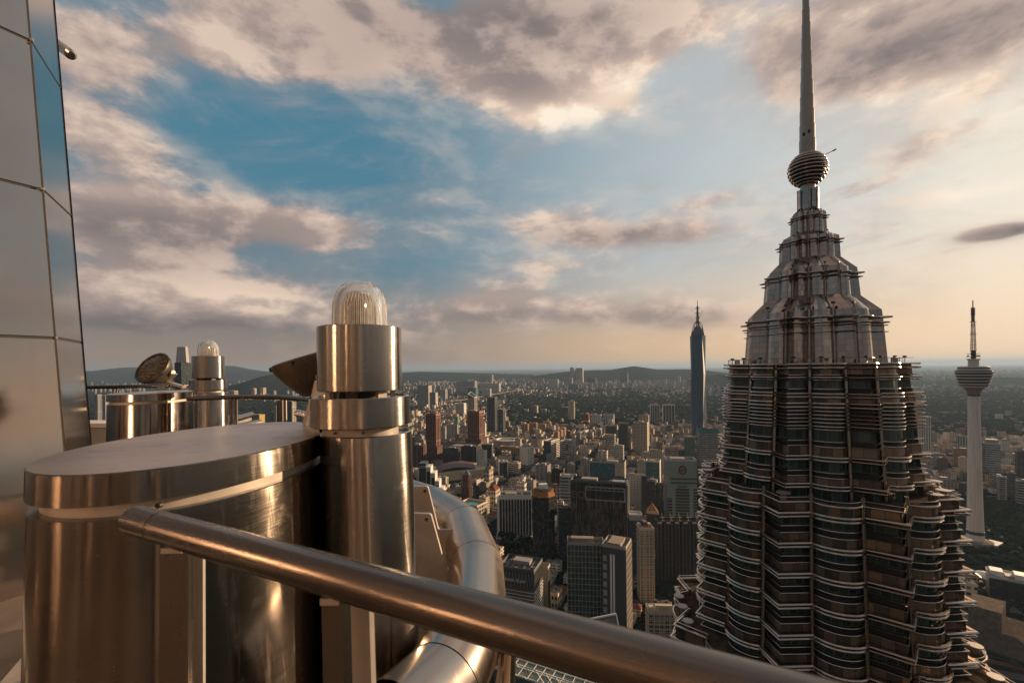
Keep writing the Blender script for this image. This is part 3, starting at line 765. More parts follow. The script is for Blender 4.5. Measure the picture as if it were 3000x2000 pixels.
# spire with seams
mb = MB(); prof = []; zz = 39.2
while zz < 79.5:
    r = 1.33 - (zz - 39.2) * .0278
    prof += [(r, zz), (r, zz + 2.62), (r - .035, zz + 2.63), (r - .035, zz + 2.70)]; zz += 2.71
prof += [(.12, zz), (.05, zz + 3)]
mb.lathe((TC[0], TC[1], Z(0)), prof, 20, cap1=True); mb.build('spire', TW_COL, tw, 40)
for (az, z) in ((200, 42.9), (238, 42.6)):
    r = 1.24; mb = MB(); mb.box((TC[0] + r * math.sin(R_(az)), TC[1] + r * math.cos(R_(az)), Z(z)), (.42, .1, .62), R_(-az)); mb.build('spire_window', TW_DARK, tw)
CR[0] = .85
# --- upper glazed tier (top at eye level)
def gl(z0, z1, m, name, k=1.0): band(RE(z0) * k, RE(z1) * k, z0, z1, m, name)
mb = MB(); mb.prism(p2(star(14.9)), Z(-.15), Z(.1), 0, 0, True, True); mb.build('terrace_slab', TW_ROOF, tw)
gl(-1.8, -.15, TW_PANEL, 'panel_band'); gl(-2.3, -1.8, TW_DARK, 'spandrel_band', .985); gl(-3.95, -2.3, TW_GLASS, 'window_band', .975)
gl(-4.9, -3.95, TW_DARK, 'spandrel_band', .985); gl(-6.4, -4.9, TW_PANEL, 'panel_band'); gl(-10.3, -6.4, TW_DARK, 'louvre_band', .985)
gl(-12.2, -10.3, TW_GLASS, 'window_band', .98); gl(-13.2, -12.2, TW_DARK, 'spandrel_band', .985); gl(-15.1, -13.2, TW_PANEL, 'panel_band')
gl(-17.0, -15.1, TW_GLASS, 'window_band', .98); gl(-18.0, -17.0, TW_DARK, 'spandrel_band', .985); gl(-19.6, -18.0, TW_PANEL, 'panel_band'); gl(-21.6, -19.6, TW_GLASS, 'window_band', .98)
for z, o_, r in ((.0, .75, .17), (-.62, .75, .17), (-1.75, .35, .09), (-2.15, .75, .14), (-2.55, .5, .1), (-4.0, .35, .09), (-4.75, .8, .16), (-5.3, .8, .16), (-6.3, .9, .17), (-6.9, .9, .17),
               (-7.5, .7, .12), (-8.1, .7, .12), (-8.7, .7, .12), (-9.3, .7, .12), (-9.9, .7, .12), (-10.4, .5, .1), (-12.3, .3, .09), (-13.1, .3, .09), (-14.7, .9, .18), (-15.25, .85, .18),
               (-17.1, .3, .09), (-17.9, .3, .09), (-19.1, .9, .18), (-19.65, .85, .18)):
    ringtube(RE(z), o_, z, r)
columns(RE(-21.6), RE(0), -21.6, 0, .32, 1.0)
# parapet posts, lamps and little arches along the top
for k in range(48):
    az = AZ0 + 7.5 * k; rr = 14.0 + .9 * math.cos(R_(45 * ((az - AZ0) / 45)) * 8 * 0)
    p = star(14.6, 0, 7)[(k * 10 // 6) % 80]
    mb = MB(); mb.tube([(p[0], p[1], Z(.1)), (p[0], p[1], Z(.95))], .035, 5); mb.build('rail_post', TW_COL, tw)
mb = MB(); mb.tube([(a[0], a[1], Z(.95)) for a in star(14.6)], .03, 4, closed=True); mb.build('terrace_rail', TW_COL, tw)
def lamp(x, y, z, s=1.0):
    mb = MB(); mb.tube([(x, y, z), (x, y, z + 1.0 * s)], .05, 6); mb.box((x, y, z + 1.15 * s), (.75 * s, .4 * s, .35 * s), R_(33)); mb.build('roof_lamp', TW_DARK, tw)
for az, r, z in ((179, 13.4, .1), (193, 13.2, .1), (206, 12.7, .1), (223, 13.2, .1), (247, 13, .1), (262, 13.4, .1), (150, 13, .1), (165, 12.8, .1), (135, 13.5, .1), (292, 13, .1),
                 (190.75, 8.9, 9.3), (213.25, 8.9, 9.3), (168.25, 8.9, 9.3), (235.75, 8.9, 9.3), (258.25, 8.9, 9.3), (190.75, 6.2, 17), (213.25, 6.2, 17), (235.75, 6.2, 17), (168.25, 6.2, 17), (202, 4.2, 23.2), (235, 4.2, 23.2), (168, 4.2, 23.2)):
    lamp(TC[0] + r * math.sin(R_(az)), TC[1] + r * math.cos(R_(az)), Z(z), .9 if z < 15 else .6)
# --- main shaft tier
mb = MB(); mb.prism(p2(star(19.6)), Z(-21.9), Z(-21.5), 0, 0, True, True); mb.build('terrace_slab', TW_ROOF, tw)
def floors(Rf, ztop, zend, n, k0, first=True):
    z = ztop
    for i in range(n):
        zt = ztop - 4.65 * i           # top of the panel band
        band(Rf(zt - 1.35), Rf(zt), zt - 1.35, zt, TW_PANEL, 'panel_band')
        band(Rf(zt - 3.45) * .972, Rf(zt) * .972, zt - 3.45, zt - 1.35, TW_GLASS, 'window_band')
        band(Rf(zt - 4.65) * .985, Rf(zt) * .985, zt - 4.65, zt - 3.45, TW_DARK, 'spandrel_band')
        ringtube(Rf(zt), .95, zt - 1.35, .21); ringtube(Rf(zt), .85, zt - 1.95, .19)
        ringtube(Rf(zt), .28, zt - 3.5, .085); ringtube(Rf(zt), .28, zt - 4.55, .085)
floors(RF, -21.5, 0, 7, 0)
ringtube(19.7, .35, -21.3, .16, 'parapet_tube'); ringtube(19.7, .2, -20.6, .06, 'parapet_tube')
columns(RF(-54), RF(-21), -54, -21.5, .36, 1.5)
# widest tier below, its terrace, and the shaft down to the street
RG = lambda z: 25.4
band(25.6, 25.6, -53.2, -48.6, TW_PANEL, 'panel_band')
mb = MB(); mb.prism(p2(star(25.5)), Z(-48.95), Z(-48.6), 0, 0, True, True); mb.build('terrace_slab', TW_ROOF, tw)
ringtube(25.5, .35, -48.2, .18, 'parapet_tube'); ringtube(25.5, .2, -47.5, .07, 'parapet_tube')
floors(RG, -49.0, 0, 6, 0)
columns(25.4, 25.4, -77, -49, .36, 1.5)
LOW = facade((.32, .26, .21), (.02, .03, .03), 1.6, 4.65, 1.0, .5, .4, .3, .5)
mb = MB(); mb.prism(p2(star(25.4, arcn=4)), 0.2, Z(-76), 0, 0, True, False); mb.build('lower_shaft', LOW, tw)
# mushroom vents on the terraces
def vent(x, y, z, s=1.0):
    mb = MB(); mb.lathe((x, y, z), [(.45 * s, 0), (.45 * s, 1.1 * s), (1.0 * s, 1.15 * s), (1.0 * s, 1.3 * s)], 20, cap1=True); mb.build('roof_vent', noisy('vent', (.36, .30, .26), (.30, .25, .22), 1, .4, metal=.3), tw, 35)
for az, r, z in ((112, 18.2, -21.5), (134, 18.0, -21.5), (147, 17.6, -21.5), (292, 18.0, -21.5), (281, 18.1, -21.5), (225, 18.0, -21.5), (269, 23.4, -48.6), (282, 23, -48.6), (292, 23.4, -48.6), (112, 23.3, -48.6), (134, 23.5, -48.6), (150, 23, -48.6)):
    vent(TC[0] + r * math.sin(R_(az)), TC[1] + r * math.cos(R_(az)), Z(z), 1.0)
# ------------------------------------------------------------ ground, hills, roads
def ground_mat():
    m, T, b = mat('ground', (.05, .05, .04), .95)
    P = T.new('ShaderNodeNewGeometry').outputs['Position']
    big = T.noise(P, .0006, 5, .6); mid = T.noise(P, .006, 5, .65); fine = T.noise(P, .045, 3, .6)
    urb = T.new('ShaderNodeTexVoronoi'); urb.inputs['Scale'].default_value = .022; T.l.new(P, urb.inputs['Vector'])
    cs = T.sep(urb.outputs['Color'])[0]
    roofs = T.mix(T.rng(cs, .55, .95), (.040, .036, .032), (.17, .15, .125))
    green = T.mix(fine, (.010, .017, .011), (.028, .035, .022))
    um = T.rng(T.m('ADD', T.m('MULTIPLY', big, .5), T.m('MULTIPLY', mid, .5)), .53, .62)
    T.l.new(T.mix(T.m('MULTIPLY', um, .8), green, roofs), b.inputs['Base Color'])
    b.inputs['Specular IOR Level'].default_value = 0
    return m
mb = MB(); n = 96; RG_ = 95000
rr = [600, 2500, 8000, 25000, 60000, RG_]
i0 = mb.add([(0, 4000, 0)]); rings = [mb.add([(r * math.cos(2*PI*i/n), 4000 + r * math.sin(2*PI*i/n), 0) for i in range(n)]) for r in rr]
for i in range(n):
    j = (i + 1) % n; mb.face((i0, rings[0] + i, rings[0] + j))
    for k in range(len(rr) - 1): mb.face((rings[k] + i, rings[k+1] + i, rings[k+1] + j, rings[k] + j))
tag(mb.build('ground', ground_mat()), kind='structure')

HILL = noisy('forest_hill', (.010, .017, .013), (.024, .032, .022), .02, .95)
def ridge(name, label, Y0, depth, pts, peak_noise=.02, seed=1, nx=120, ny=22):
    """hill range: pts = (photo px, photo py of the crest) at distance Y0"""
    xs = [at(p[0], p[1], Y0).x for p in pts]; hs = [max(2, at(p[0], p[1], Y0).z) for p in pts]
    rr_ = random.Random(seed); mb = MB(); V = []
    ph = [(rr_.uniform(.5, 3), rr_.uniform(0, 6), rr_.uniform(.5, 3)) for _ in range(8)]
    for j in range(ny + 1):
        v = j / ny; prof = math.sin(PI * v) ** .8
        for i in range(nx + 1):
            x = xs[0] + (xs[-1] - xs[0]) * i / nx
            h = float(np.interp(x, xs, hs))
            w = sum(math.sin(a * x / 300 + b + c * v * 6) for a, b, c in ph) / 8
            V.append((x + (v - .5) * w * 200, Y0 + (v - .5) * depth, h * prof * (1 + peak_noise * w * (1 - prof * .7)) - 1))
    b0 = mb.add(V)
    for j in range(ny):
        for i in range(nx):
            a = b0 + j * (nx + 1) + i; mb.face((a, a + 1, a + nx + 2, a + nx + 1))
    tag(mb.build(name, HILL, None, 80), label, kind='structure')
ridge('hills', 'long blue hill range on the horizon', 17000, 5000, [(-300, 1090), (60, 1088), (240, 1086), (300, 1088), (340, 1081), (385, 1075), (430, 1079), (500, 1084), (560, 1082), (620, 1076), (668, 1071), (700, 1079), (760, 1087), (850, 1092)], seed=3)
ridge('hills', 'dark wooded hill beyond the railing', 7000, 2200, [(690, 1128), (745, 1118), (790, 1100), (815, 1094), (850, 1104), (900, 1116), (980, 1126)], seed=5)
ridge('hills', 'wooded ridge with a rounded summit', 10500, 2600, [(1560, 1102), (1620, 1093), (1680, 1086), (1740, 1084), (1790, 1083), (1830, 1076), (1858, 1072), (1885, 1076), (1920, 1082), (1960, 1082), (2010, 1081), (2060, 1084), (2140, 1094)], seed=7)
ridge('hills', 'low forested ridge left of the twin tower', 7600, 1500, [(2040, 1112), (2080, 1100), (2120, 1095), (2180, 1094), (2260, 1096), (2700, 1118), (2800, 1116), (2900, 1104), (3000, 1106), (3200, 1112)], seed=9)
ridge('hills', 'far flat rise on the left', 13000, 2600, [(1000, 1100), (1150, 1094), (1230, 1088), (1300, 1090), (1420, 1093), (1560, 1097)], seed=11)

ASPH, _, _ = mat('asphalt', (.055, .052, .05), .9)
CONC = noisy('pale_concrete', (.36, .31, .26), (.26, .22, .19), .05, .8)
def gp(px, py, z=0.0):
    d = py - (PY0 + (PX0 - px) * ROLL); p = at(px, py, (CAMZ - z) * F / d); return Vector((p.x, p.y, z))
def strip(pts, w, z, m, name, thick=0.0, z0=0):
    mb = MB(); P = [Vector((p.x, p.y, z)) for p in pts]; L = []
    for k, p in enumerate(P):
        d = (P[min(k + 1, len(P) - 1)] - P[max(k - 1, 0)]).normalized(); s_ = Vector((-d.y, d.x, 0)) * w / 2; L.append((p + s_, p - s_))
    i = mb.add([q for pr in L for q in pr])
    for k in range(len(P) - 1): mb.face((i + 2*k, i + 2*k + 1, i + 2*k + 3, i + 2*k + 2))
    if thick:
        j = mb.add([q - Vector((0, 0, thick)) for pr in L for q in pr])
        for k in range(len(P) - 1):
            mb.face((i + 2*k, i + 2*k + 2, j + 2*k + 2, j + 2*k)); mb.face((i + 2*k + 1, j + 2*k + 1, j + 2*k + 3, i + 2*k + 3)); mb.face((j + 2*k, j + 2*k + 2, j + 2*k + 3, j + 2*k + 1))
    return mb
pts = [gp(x, y, 18) for x, y in ((1195, 1184), (1225, 1180), (1290, 1177), (1341, 1173), (1372, 1168), (1400, 1163), (1455, 1153), (1519, 1142), (1541, 1137), (1602, 1137))]
t = thing('elevated_railway', (pts[4].x, pts[4].y, 0), 'long pale elevated railway viaduct running away past the city', 'viaduct')
strip(pts, 22, 20, CONC, '', 5).build('deck', CONC, t)
for k in range(len(pts) - 1):
    d = (pts[k + 1] - pts[k]); nseg = max(1, int(d.length / 75))
    for i in range(nseg):
        p = pts[k] + d * ((i + .5) / nseg); mb = MB(); mb.box((p.x, p.y, 7.5), (5, 5, 15), .3); mb.build('pier', CONC, t)
GRASS = noisy('meadow', (.06, .075, .025), (.09, .10, .035), .02, .95)
tag(strip([gp(1400, 1172), (gp(1460, 1162)), gp(1530, 1150), gp(1600, 1143)], 170, .3, GRASS, '').build('grass_strip', GRASS), kind='structure')
pts = [gp(x, y, 10) for x, y in ((1673, 1238), (1684, 1243), (1692, 1250), (1688, 1257), (1678, 1264), (1663, 1273), (1657, 1281), (1664, 1292), (1678, 1300))]
t = thing('flyover', (pts[4].x, pts[4].y, 0), 'curving light grey road flyover between the orange flats and the domed mosque', 'flyover')
strip(pts, 16, 11, CONC, '', 2).build('deck', CONC, t)
for k in range(1, len(pts) - 1): p = pts[k]; mb = MB(); mb.box((p.x, p.y, 4.5), (4, 4, 9)); mb.build('pier', CONC, t)
def field(px0, px1, py0, py1, name, z=.4):
    P = [gp(px0, py1), gp(px1, py1), gp(px1, py0), gp(px0, py0)]; mb = MB(); mb.quad(*[(p.x, p.y, z) for p in P])
    tag(mb.build(name, noisy('lawn', (.065, .095, .02), (.09, .12, .03), .03, .9)), kind='structure')
field(1716, 1776, 1259, 1269, 'sports_field')
# streets of the near city
YAW = -24.0
def city(u, v): a = R_(YAW); return (u * math.cos(a) - v * math.sin(a), 1500 + u * math.sin(a) + v * math.cos(a))
for k in range(-7, 12):
    for (a_, b_) in (((k * 145, -1200), (k * 145, 1400)),):
        p, q = Vector((*city(*a_), 0)), Vector((*city(*b_), 0)); tag(strip([p, q], 13, .012 + .004, ASPH, '').build('road', ASPH), kind='structure')
for k in range(-6, 9):
    p, q = Vector((*city(-1200, k * 160), 0)), Vector((*city(1900, k * 160), 0)); tag(strip([p, q], 15, .008, ASPH, '').build('road', ASPH), kind='structure')

# ------------------------------------------------------------ buildings
ROOFS = [noisy('roof_a', (.17, .145, .125), (.08, .07, .06), .25, .9), noisy('roof_b', (.27, .23, .20), (.14, .12, .105), .3, .9), noisy('roof_c', (.13, .12, .12), (.07, .065, .06), .3, .85), noisy('roof_red', (.22, .075, .045), (.13, .05, .035), .3, .9)]
PLANT = [noisy('plant_a', (.36, .32, .29), (.2, .18, .16), .6, .7), noisy('plant_b', (.16, .14, .13), (.3, .27, .24), .7, .7)]
FOOT = []
W = dict(white=(.74, .67, .60), cream=(.68, .56, .42), beige=(.50, .41, .32), grey=(.36, .34, .33), dgrey=(.09, .088, .095), brown=(.15, .065, .042), rust=(.24, .08, .04), orange=(.66, .36, .14),
         dark=(.018, .018, .021), teal=(.03, .16, .18), green=(.12, .28, .20), concrete=(.36, .32, .28), red=(.25, .04, .03), navy=(.03, .045, .06), yellow=(.60, .42, .12), pale=(.50, .48, .48))
FK = [1.3]
def fm(c, style, glass=(.018, .022, .026)):
    c = tuple(.82 * q for q in W.get(c, c)); K = FK[0]; S = dict(grid=(4.2, 3.5, .55, .5), fine=(3.2, 3.3, .6, .55), band=(6, 3.8, 1, .5), band2=(12, 4.4, .93, .62), vert=(4.0, 60, .55, .98), vfine=(2.6, 200, .6, 1), glass=(2.2, 3.8, .86, .86),
             sparse=(7.5, 3.6, .35, .4), blank=(9, 30, .02, .02), apt=(8.5, 3.1, .62, .52), big=(5.5, 5.2, .8, .72), dots=(4.2, 3.6, .34, .34))[style]
    return facade(c, glass, S[0] * K, S[1] * K, S[2], S[3])
def rect(cx, cy, w, d, yaw):
    ca, sa = math.cos(yaw), math.sin(yaw)
    return [(cx + x * ca - y * sa, cy + x * sa + y * ca) for x, y in ((-w/2, -d/2), (w/2, -d/2), (w/2, d/2), (-w/2, d/2))]
def poly_n(cx, cy, r, n, rot=0.0, ex=1.0): return [(cx + r * math.cos(rot + 2*PI*i/n), cy + r * ex * math.sin(rot + 2*PI*i/n)) for i in range(n)]
def roofstuff(t, cx, cy, w, d, yaw, z, seed, dens=1.0):
    r = random.Random(seed); ca, sa = math.cos(yaw), math.sin(yaw)
    loc = lambda x, y: (cx + x * ca - y * sa, cy + x * sa + y * ca)
    mb = MB(); bw, bd, bh = w * r.uniform(.28, .5), d * r.uniform(.3, .5), r.uniform(3, 6.5); x, y = w * r.uniform(-.18, .18), d * r.uniform(-.15, .15)
    mb.box((*loc(x, y), z + bh / 2 - .01), (bw, bd, bh), yaw); mb.build('lift_house', PLANT[0], t)
    k = int((w * d) ** .5 / 6 * dens)
    for i in range(min(k, 7)):
        mb = MB(); s_ = r.uniform(1.6, 4.2); px, py = r.uniform(-.42, .42) * w, r.uniform(-.4, .4) * d
        if abs(px - x) < bw / 2 + s_ and abs(py - y) < bd / 2 + s_: continue
        if r.random() < .4: mb.lathe((*loc(px, py), z), [(s_ * .5, 0), (s_ * .5, s_ * .8), (s_ * .3, s_ * .9)], 10, cap1=True)
        else: mb.box((*loc(px, py), z + s_ * .35), (s_ * 1.3, s_, s_ * .7), yaw)
        mb.build('roof_unit', PLANT[i % 2], t)
def parapet(t, P, z, m, h=1.3, th=.5):
    mb = MB(); cx = sum(p[0] for p in P) / len(P); cy = sum(p[1] for p in P) / len(P); n = len(P)
    I = [(p[0] + (cx - p[0]) * th / math.hypot(cx - p[0], cy - p[1]) * 1.3, p[1] + (cy - p[1]) * th / math.hypot(cx - p[0], cy - p[1]) * 1.3) for p in P]
    a = mb.add([(p[0], p[1], z) for p in P]); b = mb.add([(p[0], p[1], z + h) for p in P]); c = mb.add([(p[0], p[1], z + h) for p in I]); d = mb.add([(p[0], p[1], z) for p in I])
    for k in range(n):
        j = (k + 1) % n; mb.face((a+k, a+j, b+j, b+k)); mb.face((b+k, b+j, c+j, c+k)); mb.face((c+k, c+j, d+j, d+k))
    mb.build('parapet', m, t)
hid = [0]
def bld(name, label, cat, pl, pr, pt, Y, wall='grey', style='grid', q=.7, yaw=YAW, group=None, plan='rect', roof=0, crown=None, side=None, glass=(.025, .032, .038), podium=None, dens=1.0, steps=None, top=None, cut=0, wallmat=None):
    """a building whose silhouette spans photo pixels pl..pr at distance Y, roof line at pt"""
    hid[0] += 1; px = (pl + pr) / 2; phi = math.atan2(px - PX0, F); yw = -abs(R_(yaw)); psi = yw + phi
    S = (pr - pl) * Y * math.cos(phi) / F
    w = S / (abs(math.cos(psi)) + q * abs(math.sin(psi))) if plan == 'rect' else S; d = w * q
    c = at(px, pt, Y); cx, cy, zt = c.x, c.y, c.z
    t = thing(name, (cx, cy, 0), label, cat, group); t['px'] = px
    FOOT.append((cx, cy, max(w, d) * .62 + 4))
    FK[0] = 1.15 if Y < 900 else 1.8
    m = wallmat or fm(wall, style, glass)
    P = rect(cx, cy, w, d, yw) if plan == 'rect' else poly_n(cx, cy, w / 2, {'round': 28, 'oct': 8}[plan], R_(22.5))
    zw = zt if not steps else zt * .72
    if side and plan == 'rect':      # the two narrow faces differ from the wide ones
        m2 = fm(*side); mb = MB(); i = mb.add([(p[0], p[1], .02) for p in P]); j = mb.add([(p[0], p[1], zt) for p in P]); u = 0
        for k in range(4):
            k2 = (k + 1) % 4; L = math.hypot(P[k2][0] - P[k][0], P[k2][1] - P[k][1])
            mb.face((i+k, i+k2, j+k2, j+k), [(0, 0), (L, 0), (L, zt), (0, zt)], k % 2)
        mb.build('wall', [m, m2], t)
    else:
        mb = MB(); mb.prism(P, .02, zt, 0, None, False); mb.build('wall', m, t, 30 if plan == 'round' else None)
    mb = MB(); i = mb.add([(p[0], p[1], zt - .4) for p in P]); mb.face([i + k for k in range(len(P))]); mb.build('roof', ROOFS[roof], t)
    pm = mat('trim', tuple(.9 * x for x in W.get(crown or wall, (crown or wall))), .7)[0] if (crown or wall) not in _tr else _tr[crown or wall]
    _tr[crown or wall] = pm
    if top != 'none':
        parapet(t, P, zt - .4, pm, 1.8 if not crown else 4.5, .6)
        if dens: roofstuff(t, cx, cy, w * (.7 if plan != 'rect' else 1), d * (.7 if plan != 'rect' else 1), yw, zt - .4, hid[0], dens)
    if podium:
        pw, ph = podium; Q = rect(cx, cy, w * pw, d * pw, yw); mb = MB(); mb.prism(Q, .02, ph, 0, 1, True); mb.build('podium', [fm('concrete', 'band'), ROOFS[1]], t)
    t['w'], t['d'], t['h'], t['yaw'] = w, d, zt, yw
    return t
_tr = {}
def dims(t): return Vector(t['_o']), t['w'], t['d'], t['h'], t['yaw']
def local(t):
    o, w, d, h, y = dims(t); ca, sa = math.cos(y), math.sin(y)
    return lambda x, yy, z=0: Vector((o.x + x * ca - yy * sa, o.y + x * sa + yy * ca, z))
def fins(t, m, n, th=.5, out=.6, z0=2, z1=None, faces=(0, 1, 3), name='facade_fin', nside=None, seed=None, lens=None):
    """vertical fins on the wide (0) and the narrow (1,3) faces; one part per face"""
    L = local(t); o, w, d, h, y = dims(t); z1 = z1 or h; r = random.Random(seed or 1)
    for f in faces:
        mb = MB(); nn = n if f in (0, 2) else (nside or max(2, int(n * d / w))); ln = w if f in (0, 2) else d
        for i in range(nn + 1):
            s_ = -ln / 2 + ln * i / nn
            p = {0: (s_, -d / 2 - out / 2), 2: (s_, d / 2 + out / 2), 1: (w / 2 + out / 2, s_), 3: (-w / 2 - out / 2, s_)}[f]
            sz = (th, out + .1) if f in (0, 2) else (out + .1, th)
            if lens:
                z = z0
                while z < z1:
                    l = r.uniform(*lens); 
                    if r.random() < .62: c = L(p[0], p[1]); mb.box((c.x, c.y, min(z + l / 2, z1)), (*sz, l), y)
                    z += l + r.uniform(2, 7)
            else: c = L(*p); mb.box((c.x, c.y, (z0 + z1) / 2), (*sz, z1 - z0), y)
        mb.build(name, m, t)
def ledges(t, m, step, th=.6, out=.8, z0=6, z1=None, name='floor_ledge'):
    L = local(t); o, w, d, h, y = dims(t); z1 = z1 or h - 1; z = z0; k = 0
    while z < z1 and k < 95:
        mb = MB(); mb.box((o.x, o.y, z), (w + 2 * out, d + 2 * out, th), y); mb.build(name, m, t); z += step; k += 1
def sign(t, text, size, x, y_, z, m, face=0, ext=.25):
    """lettering standing on a wall face"""
    cu = bpy.data.curves.new('sign', 'FONT'); cu.body = text; cu.size = size; cu.extrude = ext; cu.align_x = 'CENTER'; cu.align_y = 'CENTER'
    tmp = bpy.data.objects.new('tmp', cu); COL.objects.link(tmp)
    bpy.context.view_layer.update(); dg = bpy.context.evaluated_depsgraph_get()
    me = bpy.data.meshes.new_from_object(tmp.evaluated_get(dg)); bpy.data.objects.remove(tmp)
    me.materials.clear(); me.materials.append(m)
    ob = bpy.data.objects.new('sign_letters', me); COL.objects.link(ob); ob.parent = t
    p = local(t)(x, y_, z) - Vector(t['_o']); ob.location = p; ob.rotation_euler = (PI / 2, 0, t['yaw'] + (0, PI / 2)[face == 1])
    return ob
TR = lambda name, c, r=.6, me=0.0: mat(name, W.get(c, c), r, me)[0]
T_WH, T_CR, T_GR, T_DK, T_BZ, T_OR = TR('trim_white', (.76, .69, .62)), TR('trim_cream', (.52, .42, .31)), TR('trim_grey', (.30, .28, .27)), TR('trim_dark', (.05, .048, .05)), TR('trim_bronze', (.45, .34, .24), .5, .2), TR('trim_orange', (.50, .22, .06))

OF, TB, AP, HT = 'office tower', 'tower block', 'apartment block', 'hotel'
# ---- named buildings, far to near (photo left, right, top; distance)
bld('glass_tower', 'dark glass skyscraper with faceted pale crown between floodlight and farther beacon', 'skyscraper', 511, 560, 1062, 1850, 'navy', 'glass', 1.0, 20, crown='dark', dens=0, top='none')
bld('apartment_block', 'white ribbed apartment tower seen low between panel wall and far housing', AP, 276, 299, 1156, 3000, 'pale', 'vert', .6)
bld('apartment_block', 'tall slim balconied apartment tower right beside the far oval housing edge', AP, 299, 326, 1158, 2100, 'pale', 'apt', .8)
bld('apartment_block', 'pair-topped sunlit cream apartment tower above the thin handrail, left one', AP, 737, 752, 1137, 6000, 'cream', 'apt', .8)
bld('apartment_block', 'pair-topped sunlit cream apartment tower above the thin handrail, right one', AP, 762, 780, 1136, 6000, 'cream', 'apt', .8)
bld('apartment_block', 'row of peach apartment blocks at the foot of the dark wooded hill', AP, 811, 844, 1113, 8200, 'orange', 'vert', .4)
bld('apartment_block', 'row of small cream flats just above the thin handrail by the far beacon', AP, 665, 698, 1144, 5600, 'cream', 'vert', .4)
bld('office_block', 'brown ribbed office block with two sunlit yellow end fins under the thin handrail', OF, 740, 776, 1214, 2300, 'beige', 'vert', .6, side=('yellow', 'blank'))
bld('glass_tower', 'dark glass tower with white edge strips under the thin handrail', OF, 838, 868, 1176, 1900, 'dgrey', 'vfine', .6, side=('white', 'vert'))
bld('tower_block', 'grey mid-rise block just left of the second railing post group', TB, 803, 815, 1190, 2600, 'grey', 'grid', .8)
bld('office_block', 'low teal glass office block beside the far beacon pillar', OF, 664, 690, 1196, 2300, 'teal', 'band', .8)

bld('tower_block', 'dark green-netted tower under construction with turquoise top left of the viaduct', TB, 1223, 1265, 1129, 4400, 'grey', 'fine', .45, side=('cream', 'fine'), crown='teal', glass=(.03, .05, .045))
bld('tower_block', 'shorter netted tower with turquoise top beside the taller green-netted one', TB, 1258, 1283, 1150, 4300, 'grey', 'vert', .6, crown='teal', side=('white', 'fine'))
bld('tower_block', 'single pale grey ribbed tower standing left of the viaduct', TB, 1289, 1311, 1141, 5100, 'pale', 'vert', .7)
bld('apartment_block', 'broad wall of four joined grey apartment towers beyond the viaduct', AP, 1336, 1398, 1116, 6300, 'pale', 'vert', .25, podium=(1.15, 40))
bld('tower_block', 'teal-netted unfinished tower right in front of the broad grey apartment wall', TB, 1370, 1401, 1135, 5400, 'teal', 'fine', .6)
bld('apartment_block', 'row of small white apartment towers above the viaduct', AP, 1406, 1467, 1123, 6900, 'white', 'vert', .2)
bld('apartment_block', 'short white twin-crowned flats next to the viaduct bend', AP, 1412, 1440, 1139, 5700, 'white', 'vert', .4)
bld('tower_block', 'cluster of tall dusky grey towers on the skyline left of centre', TB, 1400, 1446, 1098, 10000, 'grey', 'vert', .25)
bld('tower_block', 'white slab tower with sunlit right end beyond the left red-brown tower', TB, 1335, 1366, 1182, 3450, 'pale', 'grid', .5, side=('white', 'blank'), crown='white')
t = bld('office_tower', 'tower with a slanting framed glass top between the two red-brown towers', OF, 1371, 1398, 1164, 2750, 'concrete', 'sparse', .9, side=('beige', 'vert'), dens=0, top='none')
L = local(t); o, w, d, h, y = dims(t); mb = MB(); P = [L(-w/2, -d/2), L(w/2, -d/2), L(w/2, d/2), L(-w/2, d/2)]; hh = [20, 2, 2, 34]
i = mb.add([(p.x, p.y, h - .3) for p in P] + [(p.x, p.y, h + k) for p, k in zip(P, hh)])
for k in range(4): j = (k + 1) % 4; mb.face((i+k, i+j, i+4+j, i+4+k))
mb.face((i+4, i+5, i+6, i+7)); mb.build('slanted_top', mat('navy_glass', W['navy'], .15)[0], t)
mb = MB()
for k in range(4): j = (k + 1) % 4; mb.bar((P[k].x, P[k].y, h + hh[k]), (P[j].x, P[j].y, h + hh[j]), 2.5, 2.5)
mb.build('frame', T_WH, t)
for k, (a_, b_, tp, Yd, lb) in enumerate(((1248, 1289, 1212, 1800, 'left of the twin red-brown towers with orange crown and stacked balconies'), (1370, 1415, 1205, 2000, 'right of the twin red-brown towers with orange crown and stacked balconies'))):
    t = bld('brown_tower', lb, TB, a_, b_, tp, Yd, 'brown', 'apt', .75, 20, group='twin red-brown towers', side=('rust', 'vert'), crown='rust', glass=(.03, .015, .012))
    RST = TR('rust_trim', 'rust'); fins(t, RST, 6, 1.6, 1.4, 2, dims(t)[3] - 2, faces=(0, 1), nside=3)
    o, w, d, h, y = dims(t)
    for zz, th in ((h - 3, 4), (h - 14, 2), (h * .45, 2.5)):
        mb = MB(); mb.box((o.x, o.y, zz), (w + 3.6, d + 3.6, th), y); mb.build('cornice', RST, t)
    mb = MB(); mb.box((o.x, o.y, h * .17), (w * 1.35, d * 1.3, h * .34), y); mb.build('stepped_base', fm('brown', 'apt', (.03, .015, .012)), t)
bld('shopping_mall', 'low red-brown mall block with square windows joining the twin red-brown towers', 'mall', 1262, 1412, 1304, 1900, 'brown', 'big', .5, 18, side=('rust', 'big'), crown='rust', roof=2, glass=(.02, .012, .01))
bld('shopping_mall', 'curved brown ribbed block at the left foot of the twin red-brown towers', 'mall', 1203, 1250, 1303, 1720, 'brown', 'vert', .7, 10, roof=3, glass=(.02, .012, .01))
bld('office_block', 'dark curved glass block with pale vertical fins below the red-brown towers', OF, 1299, 1350, 1311, 1760, 'dark', 'glass', .5, 12, roof=2)
bld('office_block', 'low dark glass block wedged right of the finned glass block', OF, 1352, 1405, 1306, 1830, 'dark', 'vfine', .5, 20, roof=2)
